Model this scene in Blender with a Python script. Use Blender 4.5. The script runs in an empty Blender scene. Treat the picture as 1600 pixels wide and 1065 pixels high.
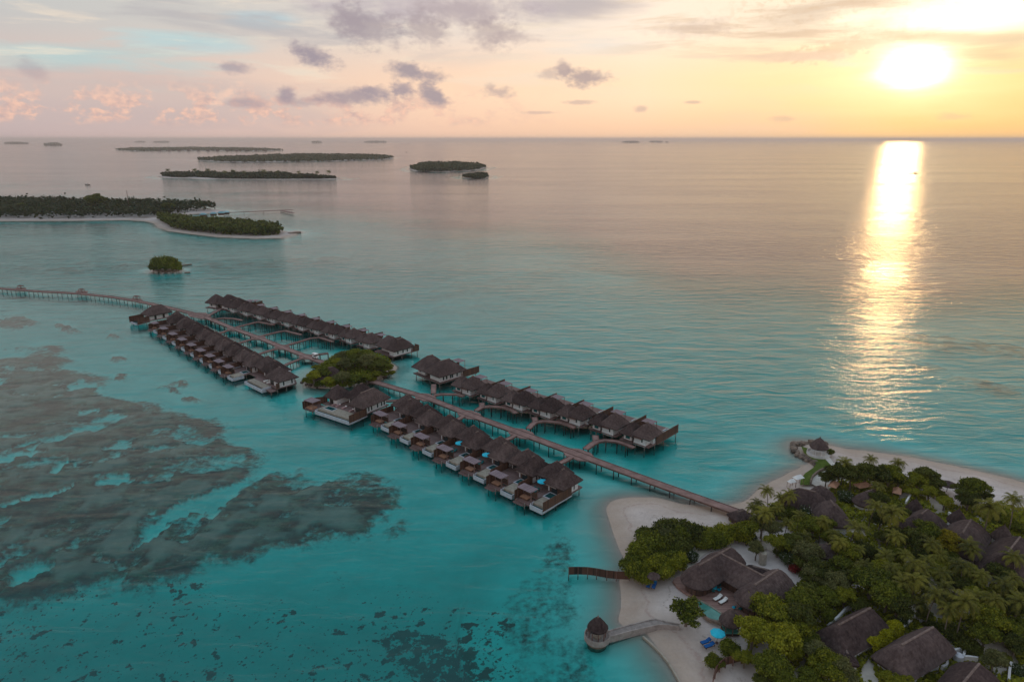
import bpy, math, random
import numpy as np
from mathutils import Vector
random.seed(7); rng = np.random.default_rng(7)
PI = math.pi
scene = bpy.context.scene
col = scene.collection

# ------------------------------------------------------------------ camera model
F = 1070.0; CH = 85.0; HOR = 217.5
TH = math.atan((532.5-HOR)/F)
def G(px, py, z=0.0):
    """point of the world at height z that the photograph shows at pixel (px, py)"""
    x = (px-800)/F; y = -(py-532.5)/F
    dx, dy, dz = x, math.cos(TH)+y*math.sin(TH), -math.sin(TH)+y*math.cos(TH)
    t = (CH-z)/-dz
    return (dx*t, dy*t)
def dist(px, py, z=0.0):
    g = G(px, py, z); return g[1]*math.cos(TH)+(CH-z)*math.sin(TH)
def mpp(px, py, z=0.0): return dist(px, py, z)/F      # metres per photo pixel
def azel(px, py):
    x = (px-800)/F; y = -(py-532.5)/F
    d = Vector((x, math.cos(TH)+y*math.sin(TH), -math.sin(TH)+y*math.cos(TH))).normalized()
    return math.degrees(math.atan2(d.x, d.y)), math.degrees(math.asin(d.z))
cam = bpy.data.cameras.new('camera'); co = bpy.data.objects.new('camera', cam); col.objects.link(co)
co.location = (0, 0, CH); co.rotation_euler = (PI/2-TH, 0, 0)
cam.sensor_width = 36; cam.lens = 36*F/1600; cam.clip_start = 1; cam.clip_end = 200000
scene.camera = co

# ------------------------------------------------------------------ node helpers
class NT:
    def __init__(s, tree): s.t = tree; s.n = tree.nodes; s.l = tree.links
    def new(s, kind, **kw):
        n = s.n.new(kind)
        for k, v in kw.items(): setattr(n, k, v)
        return n
    def put(s, sock, v):
        if isinstance(v, bpy.types.NodeSocket): s.l.new(v, sock)
        else:
            if hasattr(sock, 'default_value'):
                try: sock.default_value = v
                except Exception:
                    sock.default_value = (v[0], v[1], v[2], 1) if hasattr(v, '__len__') else (v, v, v)
    def m(s, op, a, b=0.0, c=0.0, clamp=False):
        n = s.new('ShaderNodeMath', operation=op); n.use_clamp = clamp
        s.put(n.inputs[0], a); s.put(n.inputs[1], b); s.put(n.inputs[2], c)
        return n.outputs[0]
    def mix(s, f, a, b, blend='MIX'):
        n = s.new('ShaderNodeMix', data_type='RGBA', blend_type=blend)
        s.put(n.inputs[0], f); s.put(n.inputs[6], a if not isinstance(a, tuple) else (*a[:3], 1)); s.put(n.inputs[7], b if not isinstance(b, tuple) else (*b[:3], 1))
        return n.outputs[2]
    def ramp(s, f, stops, interp='LINEAR'):
        n = s.new('ShaderNodeValToRGB'); cr = n.color_ramp; cr.interpolation = interp
        while len(cr.elements) < len(stops): cr.elements.new(0.5)
        for e, (p, c) in zip(cr.elements, stops):
            e.position = p; e.color = (c, c, c, 1) if not hasattr(c, '__len__') else (*c[:3], 1)
        s.put(n.inputs[0], f); return n.outputs[0]
    def smooth(s, v, a, b):
        n = s.new('ShaderNodeMapRange', interpolation_type='SMOOTHSTEP')
        s.put(n.inputs['Value'], v); n.inputs['From Min'].default_value = a; n.inputs['From Max'].default_value = b
        return n.outputs['Result']
    def comb(s, x, y, z=0.0):
        n = s.new('ShaderNodeCombineXYZ'); s.put(n.inputs[0], x); s.put(n.inputs[1], y); s.put(n.inputs[2], z); return n.outputs[0]
    def noise(s, vec, scale, detail=3.0, rough=0.5, dist=0.0, out='Fac'):
        n = s.new('ShaderNodeTexNoise'); s.put(n.inputs['Vector'], vec)
        n.inputs['Scale'].default_value = scale; n.inputs['Detail'].default_value = detail
        n.inputs['Roughness'].default_value = rough; n.inputs['Distortion'].default_value = dist
        return n.outputs[out]
    def voro(s, vec, scale, out='Distance'):
        n = s.new('ShaderNodeTexVoronoi'); s.put(n.inputs['Vector'], vec); n.inputs['Scale'].default_value = scale
        return n.outputs[out]
    def mapping(s, vec, rot=(0, 0, 0), scale=(1, 1, 1), loc=(0, 0, 0)):
        n = s.new('ShaderNodeMapping'); s.put(n.inputs['Vector'], vec)
        n.inputs['Rotation'].default_value = rot; n.inputs['Scale'].default_value = scale; n.inputs['Location'].default_value = loc
        return n.outputs[0]
    def attr(s, name): return s.new('ShaderNodeAttribute', attribute_name=name).outputs['Fac']
    def coord(s, k='Object'): return s.new('ShaderNodeTexCoord').outputs[k]
    def pos(s): return s.new('ShaderNodeNewGeometry').outputs['Position']
    def sepxyz(s, v):
        n = s.new('ShaderNodeSeparateXYZ'); s.put(n.inputs[0], v); return n.outputs
def lin(r, g, b):
    f = lambda c: (c/255/12.92) if c/255 <= 0.04045 else ((c/255+0.055)/1.055)**2.4
    return (f(r), f(g), f(b))

def mat(name, color=(0.5, 0.5, 0.5), rough=0.8, fn=None, metallic=0.0, spec=0.5):
    m = bpy.data.materials.new(name); m.use_nodes = True
    t = NT(m.node_tree); b = t.n['Principled BSDF']
    b.inputs['Base Color'].default_value = (*color, 1); b.inputs['Roughness'].default_value = rough
    b.inputs['Metallic'].default_value = metallic; b.inputs['Specular IOR Level'].default_value = spec
    if fn: fn(t, b)
    return m
def bump(t, b, h, strength=0.5, distance=0.1):
    n = t.new('ShaderNodeBump'); n.inputs['Strength'].default_value = strength; n.inputs['Distance'].default_value = distance
    t.put(n.inputs['Height'], h); t.l.new(n.outputs[0], b.inputs['Normal'])

def noisy(c1, c2, scale=2.0, stretch=(1, 1, 1), detail=5, rand=0.25, bmp=0.0, lo=0.3, hi=0.7):
    def fn(t, b):
        v = t.mapping(t.coord('Object'), scale=stretch)
        rnd = t.new('ShaderNodeObjectInfo').outputs['Random']
        n = t.noise(v, scale, detail, 0.6)
        f = t.m('ADD', n, t.m('MULTIPLY', t.m('SUBTRACT', rnd, 0.5), rand))
        t.put(b.inputs['Base Color'], t.ramp(f, [(lo, c1), (hi, c2)]))
        if bmp: bump(t, b, n, 0.8, bmp)
    return fn
def planks(c1, c2, axis=0, width=0.25):
    """boards of one width, each board with a tone of its own"""
    def fn(t, b):
        o = t.sepxyz(t.coord('Object'))
        idx = t.m('FLOOR', t.m('DIVIDE', o[axis], width))
        w = t.new('ShaderNodeTexWhiteNoise', noise_dimensions='1D'); t.put(w.inputs['W'], idx)
        n = t.noise(t.coord('Object'), 0.7, 4, 0.6)
        f = t.m('ADD', t.m('MULTIPLY', w.outputs['Value'], 0.5), t.m('MULTIPLY', n, 0.6))
        fr = t.m('FRACT', t.m('DIVIDE', o[axis], width))
        gap = t.m('GREATER_THAN', fr, 0.12)
        c = t.ramp(f, [(0.2, c1), (0.85, c2)])
        t.put(b.inputs['Base Color'], t.mix(gap, tuple(0.35*k for k in c1), c))
    return fn

M = {}
def thatch_fn(t, b):
    o = t.coord('Object'); rnd = t.new('ShaderNodeObjectInfo').outputs['Random']
    a = t.noise(t.mapping(o, scale=(1, 1, 0.25)), 1.9, 7, 0.7); w = t.noise(o, 0.22, 4, 0.6)
    z = t.sepxyz(o)[2]
    course = t.m('FRACT', t.m('ADD', t.m('MULTIPLY', z, 1.9), t.m('MULTIPLY', a, 0.5)))
    f = t.m('ADD', t.m('MULTIPLY', a, 0.75), t.m('MULTIPLY', w, 0.5)); f = t.m('ADD', f, t.m('MULTIPLY', t.m('SUBTRACT', rnd, 0.5), 0.22))
    f = t.m('ADD', f, t.m('MULTIPLY', course, 0.04))
    c = t.ramp(f, [(0.42, (0.03, 0.02, 0.021)), (0.66, (0.082, 0.056, 0.054)), (0.88, (0.15, 0.108, 0.102))])
    t.put(b.inputs['Base Color'], c); bump(t, b, t.m('ADD', a, t.m('MULTIPLY', course, 0.35)), 0.9, 0.18)
M['thatch'] = mat('thatch', rough=0.95, fn=thatch_fn, spec=0.1)
M['ridge'] = mat('ridge_thatch', rough=0.95, fn=noisy((0.12, 0.085, 0.075), (0.24, 0.18, 0.16), 2, rand=0.2), spec=0.1)
M['white'] = mat('white_plaster', rough=0.8, fn=noisy((0.58, 0.56, 0.58), (0.76, 0.73, 0.73), 0.9, (1, 1, 2), 5, 0.15))
M['poolwhite'] = mat('pool_white', rough=0.6, fn=noisy((0.36, 0.37, 0.43), (0.58, 0.59, 0.64), 0.8, (1, 1, 3), 4, 0.1))
M['wood'] = mat('dark_wood', rough=0.75, fn=planks((0.05, 0.026, 0.02), (0.13, 0.065, 0.045), 1, 0.3))
M['fence'] = mat('fence_wood', rough=0.8, fn=planks((0.055, 0.024, 0.016), (0.15, 0.065, 0.04), 1, 0.35))
M['deck'] = mat('deck_wood', rough=0.75, fn=planks((0.13, 0.075, 0.07), (0.24, 0.15, 0.14), 1, 0.3))
M['terrace'] = mat('terrace_boards', rough=0.75, fn=planks((0.22, 0.12, 0.10), (0.36, 0.21, 0.18), 1, 0.3))
M['path'] = mat('boardwalk_wood', rough=0.75, fn=noisy((0.16, 0.09, 0.08), (0.33, 0.195, 0.175), 0.45, (1, 1, 1), 8, 0.1))
M['beam'] = mat('beam_wood', rough=0.8, fn=noisy((0.10, 0.05, 0.04), (0.2, 0.11, 0.09), 1.0))
M['piling'] = mat('piling', rough=0.9, fn=noisy((0.12, 0.10, 0.09), (0.32, 0.29, 0.27), 1.2))
M['piling_shaded'] = mat('shaded_piling', rough=0.9, fn=noisy((0.03, 0.03, 0.03), (0.08, 0.075, 0.07), 1.2))  # darker copy of the piling: shade below the decks put into its colour
M['pergola'] = mat('pergola_roof', rough=0.7, fn=planks((0.17, 0.12, 0.14), (0.27, 0.2, 0.23), 0, 0.3))
M['stone'] = mat('terrace_stone', rough=0.7, fn=noisy((0.22, 0.19, 0.155), (0.38, 0.33, 0.27), 1.2))
M['pool'] = mat('pool_water', rough=0.06, fn=noisy((0.0, 0.05, 0.055), (0.01, 0.11, 0.12), 0.8, bmp=0.01))
M['lagoonpool'] = mat('beach_pool_water', rough=0.08, fn=noisy((0.06, 0.24, 0.2), (0.12, 0.36, 0.31), 0.5, bmp=0.01))
M['glass'] = mat('window_glass', (0.02, 0.03, 0.035), 0.1)
M['opening'] = mat('dark_doorway', (0.02, 0.015, 0.013), 0.5)
M['teal'] = mat('teal_fabric', (0.0, 0.36, 0.52), 0.9)
M['tealdark'] = mat('dark_teal_fabric', (0.0, 0.11, 0.12), 0.9)
M['cyan'] = mat('turquoise_canvas', rough=0.85, fn=noisy((0.0, 0.38, 0.55), (0.02, 0.5, 0.68), 1.5))
M['blue'] = mat('blue_cushion', (0.0, 0.09, 0.32), 0.9)
M['cushion'] = mat('white_cushion', (0.78, 0.76, 0.74), 0.9)
M['pink'] = mat('pink_cushion', (0.42, 0.25, 0.25), 0.9)
M['rock'] = mat('rock', rough=0.9, fn=noisy((0.06, 0.045, 0.035), (0.26, 0.19, 0.15), 0.8, bmp=0.2))
M['grass'] = mat('lawn', rough=0.95, fn=noisy((0.05, 0.085, 0.012), (0.12, 0.16, 0.03), 0.8, detail=8), spec=0.1)
M['sandpath'] = mat('path_sand', rough=0.95, fn=noisy((0.42, 0.37, 0.32), (0.6, 0.53, 0.47), 0.5, detail=8), spec=0.1)
M['paving'] = mat('pale_paving', rough=0.8, fn=noisy((0.45, 0.42, 0.38), (0.62, 0.58, 0.54), 0.7))
M['bark'] = mat('bark', rough=0.95, fn=noisy((0.09, 0.065, 0.05), (0.22, 0.17, 0.14), 2.5, (1, 1, 0.3)))
M['greywall'] = mat('pier_stone', rough=0.9, fn=noisy((0.2, 0.17, 0.16), (0.36, 0.31, 0.29), 1.3))
M['orange'] = mat('terracotta', rough=0.85, fn=noisy((0.35, 0.17, 0.1), (0.5, 0.27, 0.18), 1.0))
M['carwhite'] = mat('painted_white', (0.8, 0.8, 0.8), 0.35)
M['rubber'] = mat('rubber', (0.02, 0.02, 0.02), 0.8)
M['bluetin'] = mat('blue_tin', rough=0.5, fn=noisy((0.1, 0.28, 0.34), (0.3, 0.45, 0.48), 0.1))

def leafmat(name, dark, light, extra=None, extra_amt=0.0, trans=0.38):
    m = bpy.data.materials.new(name); m.use_nodes = True
    t = NT(m.node_tree); b = t.n['Principled BSDF']; out = t.n['Material Output']
    a = t.attr('leaf'); rnd = t.new('ShaderNodeObjectInfo').outputs['Random']
    n = t.noise(t.coord('Object'), 0.55, 3, 0.5)
    f = t.m('ADD', t.m('MULTIPLY', a, 0.55), t.m('MULTIPLY', n, 0.7))
    f = t.m('ADD', f, t.m('MULTIPLY', t.m('SUBTRACT', rnd, 0.5), 0.35))
    c = t.ramp(f, [(0.25, dark), (0.95, light)])
    if extra is not None:
        c = t.mix(t.m('GREATER_THAN', a, 1.0-extra_amt), c, extra)
    t.put(b.inputs['Base Color'], c); b.inputs['Roughness'].default_value = 0.65; b.inputs['Specular IOR Level'].default_value = 0.25
    tr = t.new('ShaderNodeBsdfTranslucent'); t.put(tr.inputs['Color'], c)
    mx = t.new('ShaderNodeMixShader'); mx.inputs[0].default_value = trans
    t.l.new(b.outputs[0], mx.inputs[1]); t.l.new(tr.outputs[0], mx.inputs[2]); t.l.new(mx.outputs[0], out.inputs['Surface'])
    return m
M['leaf_dark'] = leafmat('leaf_dark', (0.022, 0.034, 0.006), (0.14, 0.155, 0.022))
M['leaf_green'] = leafmat('leaf_green', (0.035, 0.055, 0.005), (0.23, 0.25, 0.02))
M['leaf_light'] = leafmat('leaf_light', (0.06, 0.085, 0.005), (0.33, 0.32, 0.02))
M['leaf_olive'] = leafmat('leaf_olive', (0.06, 0.068, 0.02), (0.22, 0.22, 0.08))
M['leaf_yellow'] = leafmat('leaf_yellow', (0.14, 0.12, 0.005), (0.4, 0.31, 0.01))
M['leaf_flower'] = leafmat('leaf_flower', (0.025, 0.045, 0.012), (0.09, 0.13, 0.04), (0.55, 0.55, 0.48), 0.11)
M['leaf_red'] = leafmat('leaf_red', (0.05, 0.05, 0.01), (0.14, 0.09, 0.02), (0.5, 0.02, 0.05), 0.5)
M['leaf_palm'] = leafmat('leaf_palm', (0.022, 0.034, 0.006), (0.26, 0.24, 0.03), trans=0.3)
M['leaf_far'] = leafmat('leaf_far', (0.022, 0.03, 0.010), (0.07, 0.08, 0.025))

# ------------------------------------------------------------------ mesh helpers
class MB:
    def __init__(s): s.v = []; s.f = []
    def add(s, vs, fs):
        k = len(s.v); s.v += [tuple(p) for p in vs]; s.f += [tuple(i+k for i in f) for f in fs]; return s
    def box(s, x0, x1, y0, y1, z0, z1):
        return s.add([(x0,y0,z0),(x1,y0,z0),(x1,y1,z0),(x0,y1,z0),(x0,y0,z1),(x1,y0,z1),(x1,y1,z1),(x0,y1,z1)],
            [(0,3,2,1),(4,5,6,7),(0,1,5,4),(1,2,6,5),(2,3,7,6),(3,0,4,7)])
    def prism(s, poly, z0, z1):
        a = sum(poly[i][0]*poly[(i+1)%len(poly)][1]-poly[(i+1)%len(poly)][0]*poly[i][1] for i in range(len(poly)))
        if a < 0: poly = poly[::-1]
        n = len(poly)
        return s.add([(x,y,z0) for x,y in poly]+[(x,y,z1) for x,y in poly],
            [tuple(range(n))[::-1], tuple(range(n,2*n))]+[(i,(i+1)%n,n+(i+1)%n,n+i) for i in range(n)])
    def bar(s, p, q, r, r2=None, n=6):
        p = Vector(p); q = Vector(q); r2 = r if r2 is None else r2
        d = (q-p).normalized(); a = d.orthogonal().normalized(); b = d.cross(a)
        vs = []
        for c, rr in ((p, r), (q, r2)):
            for i in range(n):
                t = 2*PI*i/n; vs.append(c+a*rr*math.cos(t)+b*rr*math.sin(t))
        return s.add(vs, [(i,(i+1)%n,n+(i+1)%n,n+i) for i in range(n)]+[tuple(range(n))[::-1], tuple(range(n,2*n))])
    def cyl(s, x, y, z0, z1, r, n=12, r2=None): return s.bar((x,y,z0), (x,y,z1), r, r2, n)
    def wall(s, p, q, z0, z1, th=0.15):
        dx, dy = q[0]-p[0], q[1]-p[1]; L = math.hypot(dx, dy); nx, ny = -dy/L*th/2, dx/L*th/2
        return s.prism([(p[0]+nx,p[1]+ny),(p[0]-nx,p[1]-ny),(q[0]-nx,q[1]-ny),(q[0]+nx,q[1]+ny)], z0, z1)
    def build(s, name, m, parent=None, smooth=False):
        me = bpy.data.meshes.new(name); me.from_pydata(s.v, [], s.f); me.update()
        me.materials.append(m)
        if smooth: me.polygons.foreach_set('use_smooth', [True]*len(me.polygons))
        o = bpy.data.objects.new(name, me); col.objects.link(o)
        if parent: o.parent = parent
        return o
def thing(name, label, cat, loc=(0,0,0), rz=0.0, group=None):
    o = bpy.data.objects.new(name, None); col.objects.link(o); o.location = loc; o.rotation_euler = (0,0,rz)
    o.empty_display_size = 0.5
    return tag(o, label, cat, group)
def tag(o, label, cat, group=None):
    o['label'] = label; o['category'] = cat
    if group: o['group'] = group
    return o
def struct(o): o['kind'] = 'structure'; return o
KIDS = {}
def children(o): return [c for c in bpy.data.objects if c.parent == o]
def copy_tree(o, loc, rz=None, label=None, group=None, scale=None, kids=None):
    c = o.copy(); col.objects.link(c); c.location = loc
    if rz is not None: c.rotation_euler = (0,0,rz)
    if scale is not None: c.scale = scale if hasattr(scale, '__len__') else (scale,)*3
    if label: c['label'] = label
    if group: c['group'] = group
    for k, subs in kids:
        d = k.copy(); col.objects.link(d); d.parent = c
        for s_ in subs:
            e = s_.copy(); col.objects.link(e); e.parent = d
    return c
def kidlist(o): return [(k, children(k)) for k in children(o)]

def nearest(p, a, b):
    ax, ay = a; bx, by = b; dx, dy = bx-ax, by-ay; L = dx*dx+dy*dy
    t = 0 if L < 1e-9 else max(0, min(1, ((p[0]-ax)*dx+(p[1]-ay)*dy)/L))
    return (ax+dx*t, ay+dy*t)
def rect_per(x0, x1, y0, y1, n=6, r=0.25):
    """slightly rounded rectangle outline"""
    pts = []
    cs = [(x0,y0),(x1,y0),(x1,y1),(x0,y1)]
    for i in range(4):
        a = cs[i]; b = cs[(i+1)%4]
        for k in range(n):
            t = (k+0.0)/n
            pts.append((a[0]+(b[0]-a[0])*t, a[1]+(b[1]-a[1])*t))
    return pts
def stadium(a, b, w, n=9):
    ang = math.atan2(b[1]-a[1], b[0]-a[0]); pts = []
    for k in range(n+1):
        t = ang-PI/2+PI*k/n; pts.append((b[0]+w*math.cos(t), b[1]+w*math.sin(t)))
    for k in range(1, 5): pts.append((b[0]+w*math.cos(ang+PI/2)+(a[0]-b[0])*k/5, b[1]+w*math.sin(ang+PI/2)+(a[1]-b[1])*k/5))
    for k in range(n+1):
        t = ang+PI/2+PI*k/n; pts.append((a[0]+w*math.cos(t), a[1]+w*math.sin(t)))
    for k in range(1, 5): pts.append((a[0]+w*math.cos(ang-PI/2)+(b[0]-a[0])*k/5, a[1]+w*math.sin(ang-PI/2)+(b[1]-a[1])*k/5))
    return pts
def roof_mb(mb, per, a, b, zr, ze, power=1.0, rings=5, th=0.32, jit=0.05, bow=0.0):
    """thatched roof: a surface from the ridge a-b down to the eave outline per, with a thick eave edge"""
    rnd = random.Random(int(abs(zr*100+per[0][0]*10+a[0]*7)))
    n = len(per); vs = []; fs = []
    qs = [nearest(p, a, b) for p in per]
    for k in range(rings+1):
        t = k/rings
        for p, q in zip(per, qs):
            w = t
            z = zr+(ze-zr)*t**power+(bow*math.sin(PI*t))
            jj = jit if 0 < k else jit*0.3
            vs.append((q[0]+(p[0]-q[0])*w+rnd.uniform(-jj,jj), q[1]+(p[1]-q[1])*w+rnd.uniform(-jj,jj), z+rnd.uniform(-jj,jj)))
    for k in range(rings):
        for i in range(n):
            j = (i+1)%n; fs.append((k*n+i, (k+1)*n+i, (k+1)*n+j, k*n+j))
    base = len(vs)
    for p, q in zip(per, qs): vs.append((q[0]+(p[0]-q[0])*0.93, q[1]+(p[1]-q[1])*0.93, ze-th))
    for p, q in zip(per, qs): vs.append((q[0], q[1], ze-th+(zr-ze)*0.6))
    for i in range(n):
        j = (i+1)%n
        fs.append((rings*n+i, base+i, base+j, rings*n+j)); fs.append((base+i, base+n+i, base+n+j, base+j))
    mb.add(vs, fs); return mb
def ridge_mb(mb, a, b, z, w=0.22):
    mb.bar((*a, z), (*b, z), w, w, 6); return mb

# ------------------------------------------------------------------ numpy noise + polygons
_perm = rng.random((256, 256))
def vnoise(x, y):
    xi = np.floor(x).astype(int); yi = np.floor(y).astype(int); xf = x-xi; yf = y-yi
    xf = xf*xf*(3-2*xf); yf = yf*yf*(3-2*yf)
    g = lambda a, b: _perm[a % 256, b % 256]
    return (g(xi,yi)*(1-xf)+g(xi+1,yi)*xf)*(1-yf)+(g(xi,yi+1)*(1-xf)+g(xi+1,yi+1)*xf)*yf
def fbm(x, y, o=4):
    s = 0; a = 0.5
    for k in range(o): s = s+a*vnoise(x*2**k+17*k, y*2**k+31*k); a *= 0.5
    return s/(1-0.5**o)
def sdpoly(X, Y, poly):
    """signed distance, positive inside"""
    d = np.full(X.shape, 1e18); ins = np.zeros(X.shape, bool); n = len(poly)
    for i in range(n):
        ax, ay = poly[i]; bx, by = poly[(i+1)%n]
        ex, ey = bx-ax, by-ay; wx, wy = X-ax, Y-ay
        t = np.clip((wx*ex+wy*ey)/(ex*ex+ey*ey+1e-12), 0, 1)
        d = np.minimum(d, (wx-ex*t)**2+(wy-ey*t)**2)
        c = ((ay > Y) != (by > Y)) & (X < (bx-ax)*(Y-ay)/((by-ay) if abs(by-ay) > 1e-9 else 1e-9)+ax)
        ins ^= c
    return np.where(ins, 1, -1)*np.sqrt(d)
def sstep(x, a, b):
    t = np.clip((x-a)/(b-a), 0, 1); return t*t*(3-2*t)
def catmull(pts, n=5):
    out = []; N = len(pts)
    for i in range(N):
        p0, p1, p2, p3 = pts[i-1], pts[i], pts[(i+1)%N], pts[(i+2)%N]
        for k in range(n):
            t = k/n
            out.append(tuple(0.5*((2*p1[j])+(-p0[j]+p2[j])*t+(2*p0[j]-5*p1[j]+4*p2[j]-p3[j])*t*t+(-p0[j]+3*p1[j]-3*p2[j]+p3[j])*t**3) for j in (0,1)))
    return out

# ------------------------------------------------------------------ land, seabed and water
ISLAND = [(1066,1075),(1050,1042),(1028,1010),(1008,985),(990,985),(969,970),(972,950),(970,930),(966,905),(985,885),(975,868),(965,848),(953,820),(948,798),(957,784),(985,777),(1022,776),(1062,786),(1100,791),(1135,790),
          (1165,782),(1190,762),(1222,744),(1252,731),(1264,722),(1248,712),(1238,700),(1244,692),(1262,690),(1290,693),(1320,701),(1360,705),(1410,712),(1460,721),(1510,732),(1560,743),(1610,756),(1720,790),(1900,860),(2300,1000),(2500,1400),(1150,1400),(1090,1120)]
LANDS = {  # name: (waterline in photo pixels, beach height, slope)
 'main': (ISLAND, 1.1, 0.10),
 'islet': ([(474,598),(484,588),(500,575),(525,562),(565,556),(600,562),(619,572),(617,579),(600,590),(590,597),(575,600),(555,603),(520,606),(490,606)], 1.0, 0.35),
 'rockislet': ([(236,421.5),(247,419),(262,418.5),(277,420),(282,423),(274,425.3),(258,425.5),(243,424.8)], 0.8, 0.2),
 'left': ([(-400,346),(0,345.5),(120,345),(200,344),(228,346),(240,349),(246,355),(262,361),(300,366),(345,371),(400,373),(440,372),(462,367),(470,362),(462,360.5),(446,362),(420,356),(386,351),(378,347),(345,347),(310,346),(280,344),(268,340),(285,336),(310,334),(350,333),(358,330),(330,326),(250,322),(100,319),(-400,317)], 1.2, 0.12),
}
SHOALS = {
 'far_a': [(243,276.5),(262,273.5),(300,273),(380,273),(470,276),(520,278),(541,279.8),(520,280.8),(440,281),(340,280.6),(290,279),(262,278.8)],
 'far_b': [(303,250.5),(340,248),(420,244.5),(480,243),(560,243.5),(600,245),(618,246.5),(600,249.5),(520,252),(440,253.5),(360,254)],
 'far_c': [(637,264),(655,258.5),(700,257.5),(745,258.5),(763,261.5),(745,266.5),(690,269),(650,268.5)],
 'far_d': [(720,277),(738,274.5),(758,274),(766,276.5),(758,279.5),(735,279.5)],
 'far_e': [(178,234.5),(200,232.5),(300,231.5),(400,232.5),(445,235),(400,236.5),(300,235.5),(210,236.5)],
}
pyr = np.concatenate([[HOR+F*CH/4.5e4, 220.0, 220.5], np.arange(221.1, 260, 0.9), np.arange(260, 400, 1.6), np.arange(400, 700, 2.6), np.arange(700, 1330, 4.0)])
pxr = np.concatenate([np.arange(-500, 0, 12.0), np.arange(0, 1600, 4.0), np.arange(1600, 2300, 12.0)])
PX, PY = np.meshgrid(pxr, pyr)
xx = (PX-800)/F; yy = -(PY-532.5)/F
dy_ = math.cos(TH)+yy*math.sin(TH); dz_ = -math.sin(TH)+yy*math.cos(TH); tt = CH/-dz_
WX = xx*tt; WY = dy_*tt
def toworld(poly): return [G(x, y) for x, y in poly]
# signed distance to land in metres
sd = np.full(WX.shape, -1e9); height = np.full(WX.shape, -1e9)
LANDW = {}
for k, (poly, hmax, slope) in LANDS.items():
    w = toworld(catmull(poly, 4)) if k != 'left' else toworld(poly)
    LANDW[k] = w
    s_ = sdpoly(WX, WY, w)
    s_ = s_+(fbm(WX*0.12, WY*0.12)-0.5)*(1.6 if k == 'main' else 1.0)
    h = np.where(s_ > 0, hmax*(1-np.exp(-slope*s_/hmax)), s_*slope)
    height = np.maximum(height, h); sd = np.maximum(sd, s_)
for k, poly in SHOALS.items():
    w = toworld(poly); LANDW[k] = w
    s_ = sdpoly(WX, WY, w); h = np.where(s_ > 0, np.minimum(1.5, s_*0.1), s_*0.05); height = np.maximum(height, h); sd = np.maximum(sd, s_)
# lagoon floor, mapped from what the photograph shows
wn = fbm(WX*0.02, WY*0.02, 5); wn2 = fbm(WX*0.006+9, WY*0.006, 4); wn3 = fbm(WX*0.07+5, WY*0.07, 4)
wq = fbm(WX*0.05+40, WY*0.05+11, 5)
wf = fbm(WX*0.25+4, WY*0.25+1, 4)
DX = (wn3-0.5)*70+(wf-0.5)*40; DY = (wq-0.5)*40+(wf-0.5)*14
psc = np.clip((PY-240)/520, 0.10, 1.2); DX = DX*np.clip(psc*1.5, 0, 1.2); DY = DY*psc
def blob(px, py, rx, ry, ang=0):
    a = math.radians(ang); X = (PX+DX-px)*math.cos(a)+(PY+DY-py)*math.sin(a); Y = -(PX+DX-px)*math.sin(a)+(PY+DY-py)*math.cos(a)
    return 1-np.sqrt((X/rx)**2+(Y/ry)**2)
def pmask(poly, soft=14, amp=26):
    return sstep(sdpoly(PX, PY*1.5, [(x, y*1.5) for x, y in poly])+(wn3-0.5)*amp*1.6+(wn-0.5)*amp*1.6, -soft, soft)
base_depth = 2.1+3.3*sstep(PY, 780, 1060)*sstep(PX, 1010, 700)+1.2*(wn2-0.5)+0.8*(wn-0.5)
# the reef flat at the left
reefpoly = [(-500,520),(0,540),(80,543),(150,575),(165,600),(255,625),(300,650),(350,680),(415,700),(400,720),(470,745),(520,735),(560,760),(600,790),(622,808),(560,830),(490,835),(440,850),(400,882),(330,865),(270,880),(200,900),(130,895),(60,915),(0,930),(-500,1000)]
reef = pmask(reefpoly, 26, 50)
reef2 = pmask([(400,770),(470,730),(560,735),(640,745),(625,800),(640,822),(560,838),(520,835),(470,850)], 20, 50)*0.75
deepreef = pmask([(855,760),(905,800),(915,860),(905,930),(925,1000),(940,1090),(820,1100),(800,960),(830,860)], 30, 50)*0.35
clump = pmask([(585,960),(620,950),(680,965),(740,1000),(745,1040),(700,1050),(650,1030),(600,1000)], 14, 26)
reef = np.maximum(reef, reef2)
# turquoise channels and pools cut in the reef
for b_, k_ in ((blob(290,800,98,9,-24),1),(blob(330,775,62,8,-26),1),(blob(235,838,42,6,-20),1),(blob(72,762,56,6,-18),1),(blob(15,705,48,9,-14),1),(blob(100,722,18,6,-25),1),(blob(190,745,28,8,-5),.8),
               (blob(190,690,30,6,-12),.7),(blob(130,602,45,4,-4),.9),(blob(300,680,34,14,0),.6),(blob(55,570,40,5,0),.5),(blob(30,880,46,10,-18),.9),(blob(330,715,70,20,-8),.45),(blob(150,640,30,4,-8),.7),(blob(255,745,40,6,-15),.5)):
    reef = reef*(1-k_*sstep(b_+(wn3-0.5)*0.9+(wn-0.5)*0.5, -0.05, 0.3))
_a = math.atan2(G(375,755)[1]-G(200,850)[1], G(375,755)[0]-G(200,850)[0]); _u = WX*math.cos(_a)+WY*math.sin(_a); _v = -WX*math.sin(_a)+WY*math.cos(_a)
reef = reef*(1-0.8*sstep(fbm(_u*0.016+3, _v*0.11+60, 5)+0.25*(wf-0.5), 0.60, 0.76))*(1-0.5*sstep(fbm(WX*0.11+3, WY*0.2+6, 4), 0.62, 0.75))
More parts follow.
